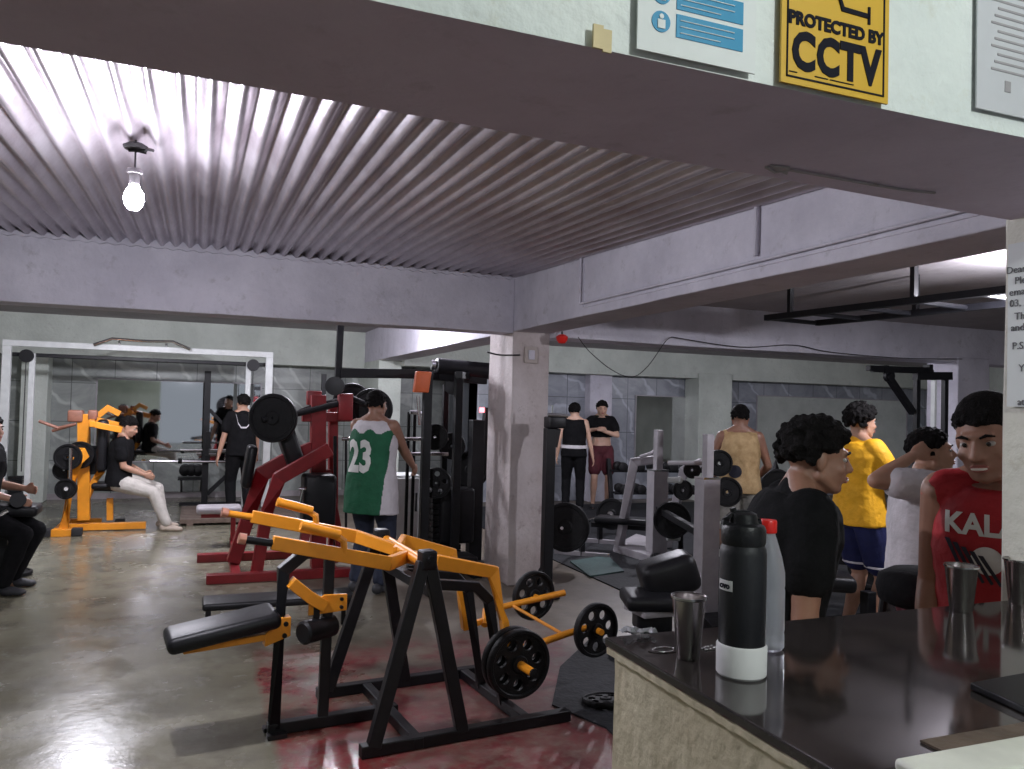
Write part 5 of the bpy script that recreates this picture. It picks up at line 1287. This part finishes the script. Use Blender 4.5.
# -- yellow jersey
o = person('person in a golden yellow jersey and navy shorts standing in the right bay', 861, 5.6, 94, 1.70, ('tee', 'yellow_cloth'), ('shorts', 'navy_cloth'), 'skin', lean=(0, -.01), head=(4, 0, 0), hair=.030,
           wr=((-.14, .34, 1.12), (.16, .36, 1.16)), apole=((-.3, -1, -.6), (.4, -1, -.8)), vox=.009, curl=.8)
me = o['top'].data; bvh = BVHTree.FromPolygons([v.co for v in me.vertices], [p.vertices[:] for p in me.polygons])
b = BM()
for x_, z_, w_ in ((0, .03, .10), (-.01, 0, .14), (.01, -.03, .12)): b.faces.new([b.verts.new(q) for q in ((x_-w_/2, z_, 0), (x_+w_/2, z_, 0), (x_+w_/2, z_+.012, 0), (x_-w_/2, z_+.012, 0))])
lay(b, bvh, 0, 1.33, True, .005); mk('faint_back_print', b, 'orange_plastic', o['top'], local=True, smooth=0)
for i in range(2):
    b = BM(); c = o['hip'][i].lerp(o['kn'][i], .80)*o['k']; lathe(b, [(.098, -.006), (.104, -.004), (.104, .008), (.098, .010)], c, 28, cap=False); mk('white_hem', b, 'white_cloth', o['bottom'], local=True)
# -- green jersey
o = person('person in a green jersey numbered 23, seen from behind at the cable tower', 374, 6.85, 40, 1.735, ('tank', 'green_cloth'), ('trousers', 'denim'), 'skin_dark', lean=(.0, .03), head=(5, 0, 0), hair=.012,
           wr=((-.12, .42, 1.10), (.17, .44, 1.02)), apole=((-.4, -1, -.6), (.5, -1, -.7)), vox=.009, curl=.9, girth=1.12, hem=-.55)
g = o['top']; zc = 1.20*o['k']
on_cloth(o, g, 'jersey_number', '23', .36, -.045, zc-.085, True, 'print_white', .66, .014)
me = g.data; bvh = BVHTree.FromPolygons([v.co for v in me.vertices], [p.vertices[:] for p in me.polygons])
me.materials.append(M['white_cloth'])
for p in me.polygons:      # white yoke and side panels of the jersey are cut from white cloth
    c = p.center
    if c.z > 1.335*o['k']+.02*math.sin(c.x*40) or (c.x > (.165+.06*(c.z-.8))*o['k']): p.material_index = 1
# -- mustard jersey
o = person('person in a mustard patterned tank top seen from behind in the right bay', 741, 7.5, 30, 1.70, ('tank', 'tan_cloth'), ('shorts', 'camo_cloth'), 'skin_dark', lean=(0, .02), head=(8, 0, 0), hair=.012,
           wr=((-.20, .30, .98), (.20, .28, .98)), apole=((-.6, -1, 0), (.6, -1, 0)), vox=.010, girth=.98)
me = o['top'].data; bvh = BVHTree.FromPolygons([v.co for v in me.vertices], [p.vertices[:] for p in me.polygons])
b = BM(); bmesh.ops.create_circle(b, cap_ends=True, segments=24, radius=.06); lay(b, bvh, -.06, 1.06, True, .006); mk('round_print', b, 'print_dark', o['top'], local=True, smooth=0)
# -- two friends at the back right
o = person('person in black tank top and trousers with white belt, back turned', 575, 12.5, 25, 1.71, ('tank', 'black_cloth'), ('trousers', 'black_cloth'), 'skin_light', head=(20, 0, 0), hair=.018,
           wr=((-.26, .05, .85), (.30, .05, .82)), vox=.012, hdet=False)
b = BM(); c = o['tp'](.14)*o['k']; lathe(b, [(.198, -.028), (.21, -.02), (.21, .02), (.198, .028)], (0, 0, 0), 32, cap=False); b.transform(Matrix.Translation(c) @ Matrix.Diagonal((1, .74, 1, 1))); mk('belt', b, 'white_cloth', o['root'], local=True)
o = person('person lifting a black shirt off the belly, in maroon shorts', 602, 13.0, 200, 1.76, ('crop', 'black_cloth'), ('shorts', 'maroon_cloth'), 'skin_light', head=(0, 6, 0), hair=.018,
           wr=((.02, .20, 1.22), (.10, .19, 1.24)), apole=((-1, 0, -.5), (1, 0, -.5)), vox=.012)
# -- standing by the mirror, black clothes
o = person('person in black clothes with white neck strap standing by the mirror', 243, 10.9, 350, 1.70, ('tee', 'black_cloth'), ('trousers', 'black_cloth'), 'skin', head=(-15, -5, 0), hair=.014,
           wr=((-.30, .02, .82), (.24, .15, .85)), vox=.012, hdet=False)
me = o['top'].data; bvh = BVHTree.FromPolygons([v.co for v in me.vertices], [p.vertices[:] for p in me.polygons])
b = BM(); pts_ = [(.10, .14), (.07, .02), (.02, -.04), (-.05, -.04), (-.09, .02), (-.11, .14)]
for (x0_, y0_), (x1_, y1_) in zip(pts_, pts_[1:]): b.faces.new([b.verts.new(q) for q in ((x0_, y0_, 0), (x1_, y1_, 0), (x1_, y1_-.022, 0), (x0_, y0_-.022, 0))])
lay(b, bvh, 0, 1.28, True, .006); mk('shoulder_strap', b, 'white_cloth', o['top'], local=True, smooth=0)
# -- seated man on the orange machine
sp = AY(119, 489, Yo)
zs = sp.z+.03
o = person('seated person in a black T-shirt and washed white jeans on the orange machine', 0, 0, 95, 1.68, ('tee', 'black_cloth'), ('trousers', 'grey_white_cloth'), 'skin', pel=(0, 0, zs+.10), lean=(0, .03), head=(6, 20, 0), hair=.016,
           wr=((-.08, .27, zs+.17), (.08, .29, zs+.16)), apole=((-.5, -.8, -.6), (.5, -.8, -.6)), ank=((-.15, .50, .085), (.15, .58, .085)), kpole=((-.05, .6, 1), (.05, .6, 1)), vox=.010, shoes='shoe', at=(AY(119, 480, Yo).x, Yo-.02, 0), hdir=(0, .06, .125))
# -- far left, cut by the frame
o = person('person in black at the left edge sitting on the black bench', 0, 0, 100, 1.70, ('tee', 'black_cloth'), ('trousers', 'black_cloth'), 'skin', pel=(0, 0, .68), lean=(0, .05), head=(30, -5, 0), hair=.014,
           wr=((-.12, .30, .82), (.13, .30, .76)), apole=((-.5, -.8, -.6), (.5, -.8, -.6)), ank=((-.15, .22, .085), (.15, .26, .085)), kpole=((-.05, .6, 1), (.05, .6, 1)), vox=.010, at=(AY(-22, 500, Yl).x, Yl, 0))

v = S.view_settings; v.view_transform = 'Standard'; v.look = 'None'; v.gamma = 1; v.use_curve_mapping = False; v.exposure = .55
S.cycles.max_bounces = 8; S.cycles.use_denoising = True
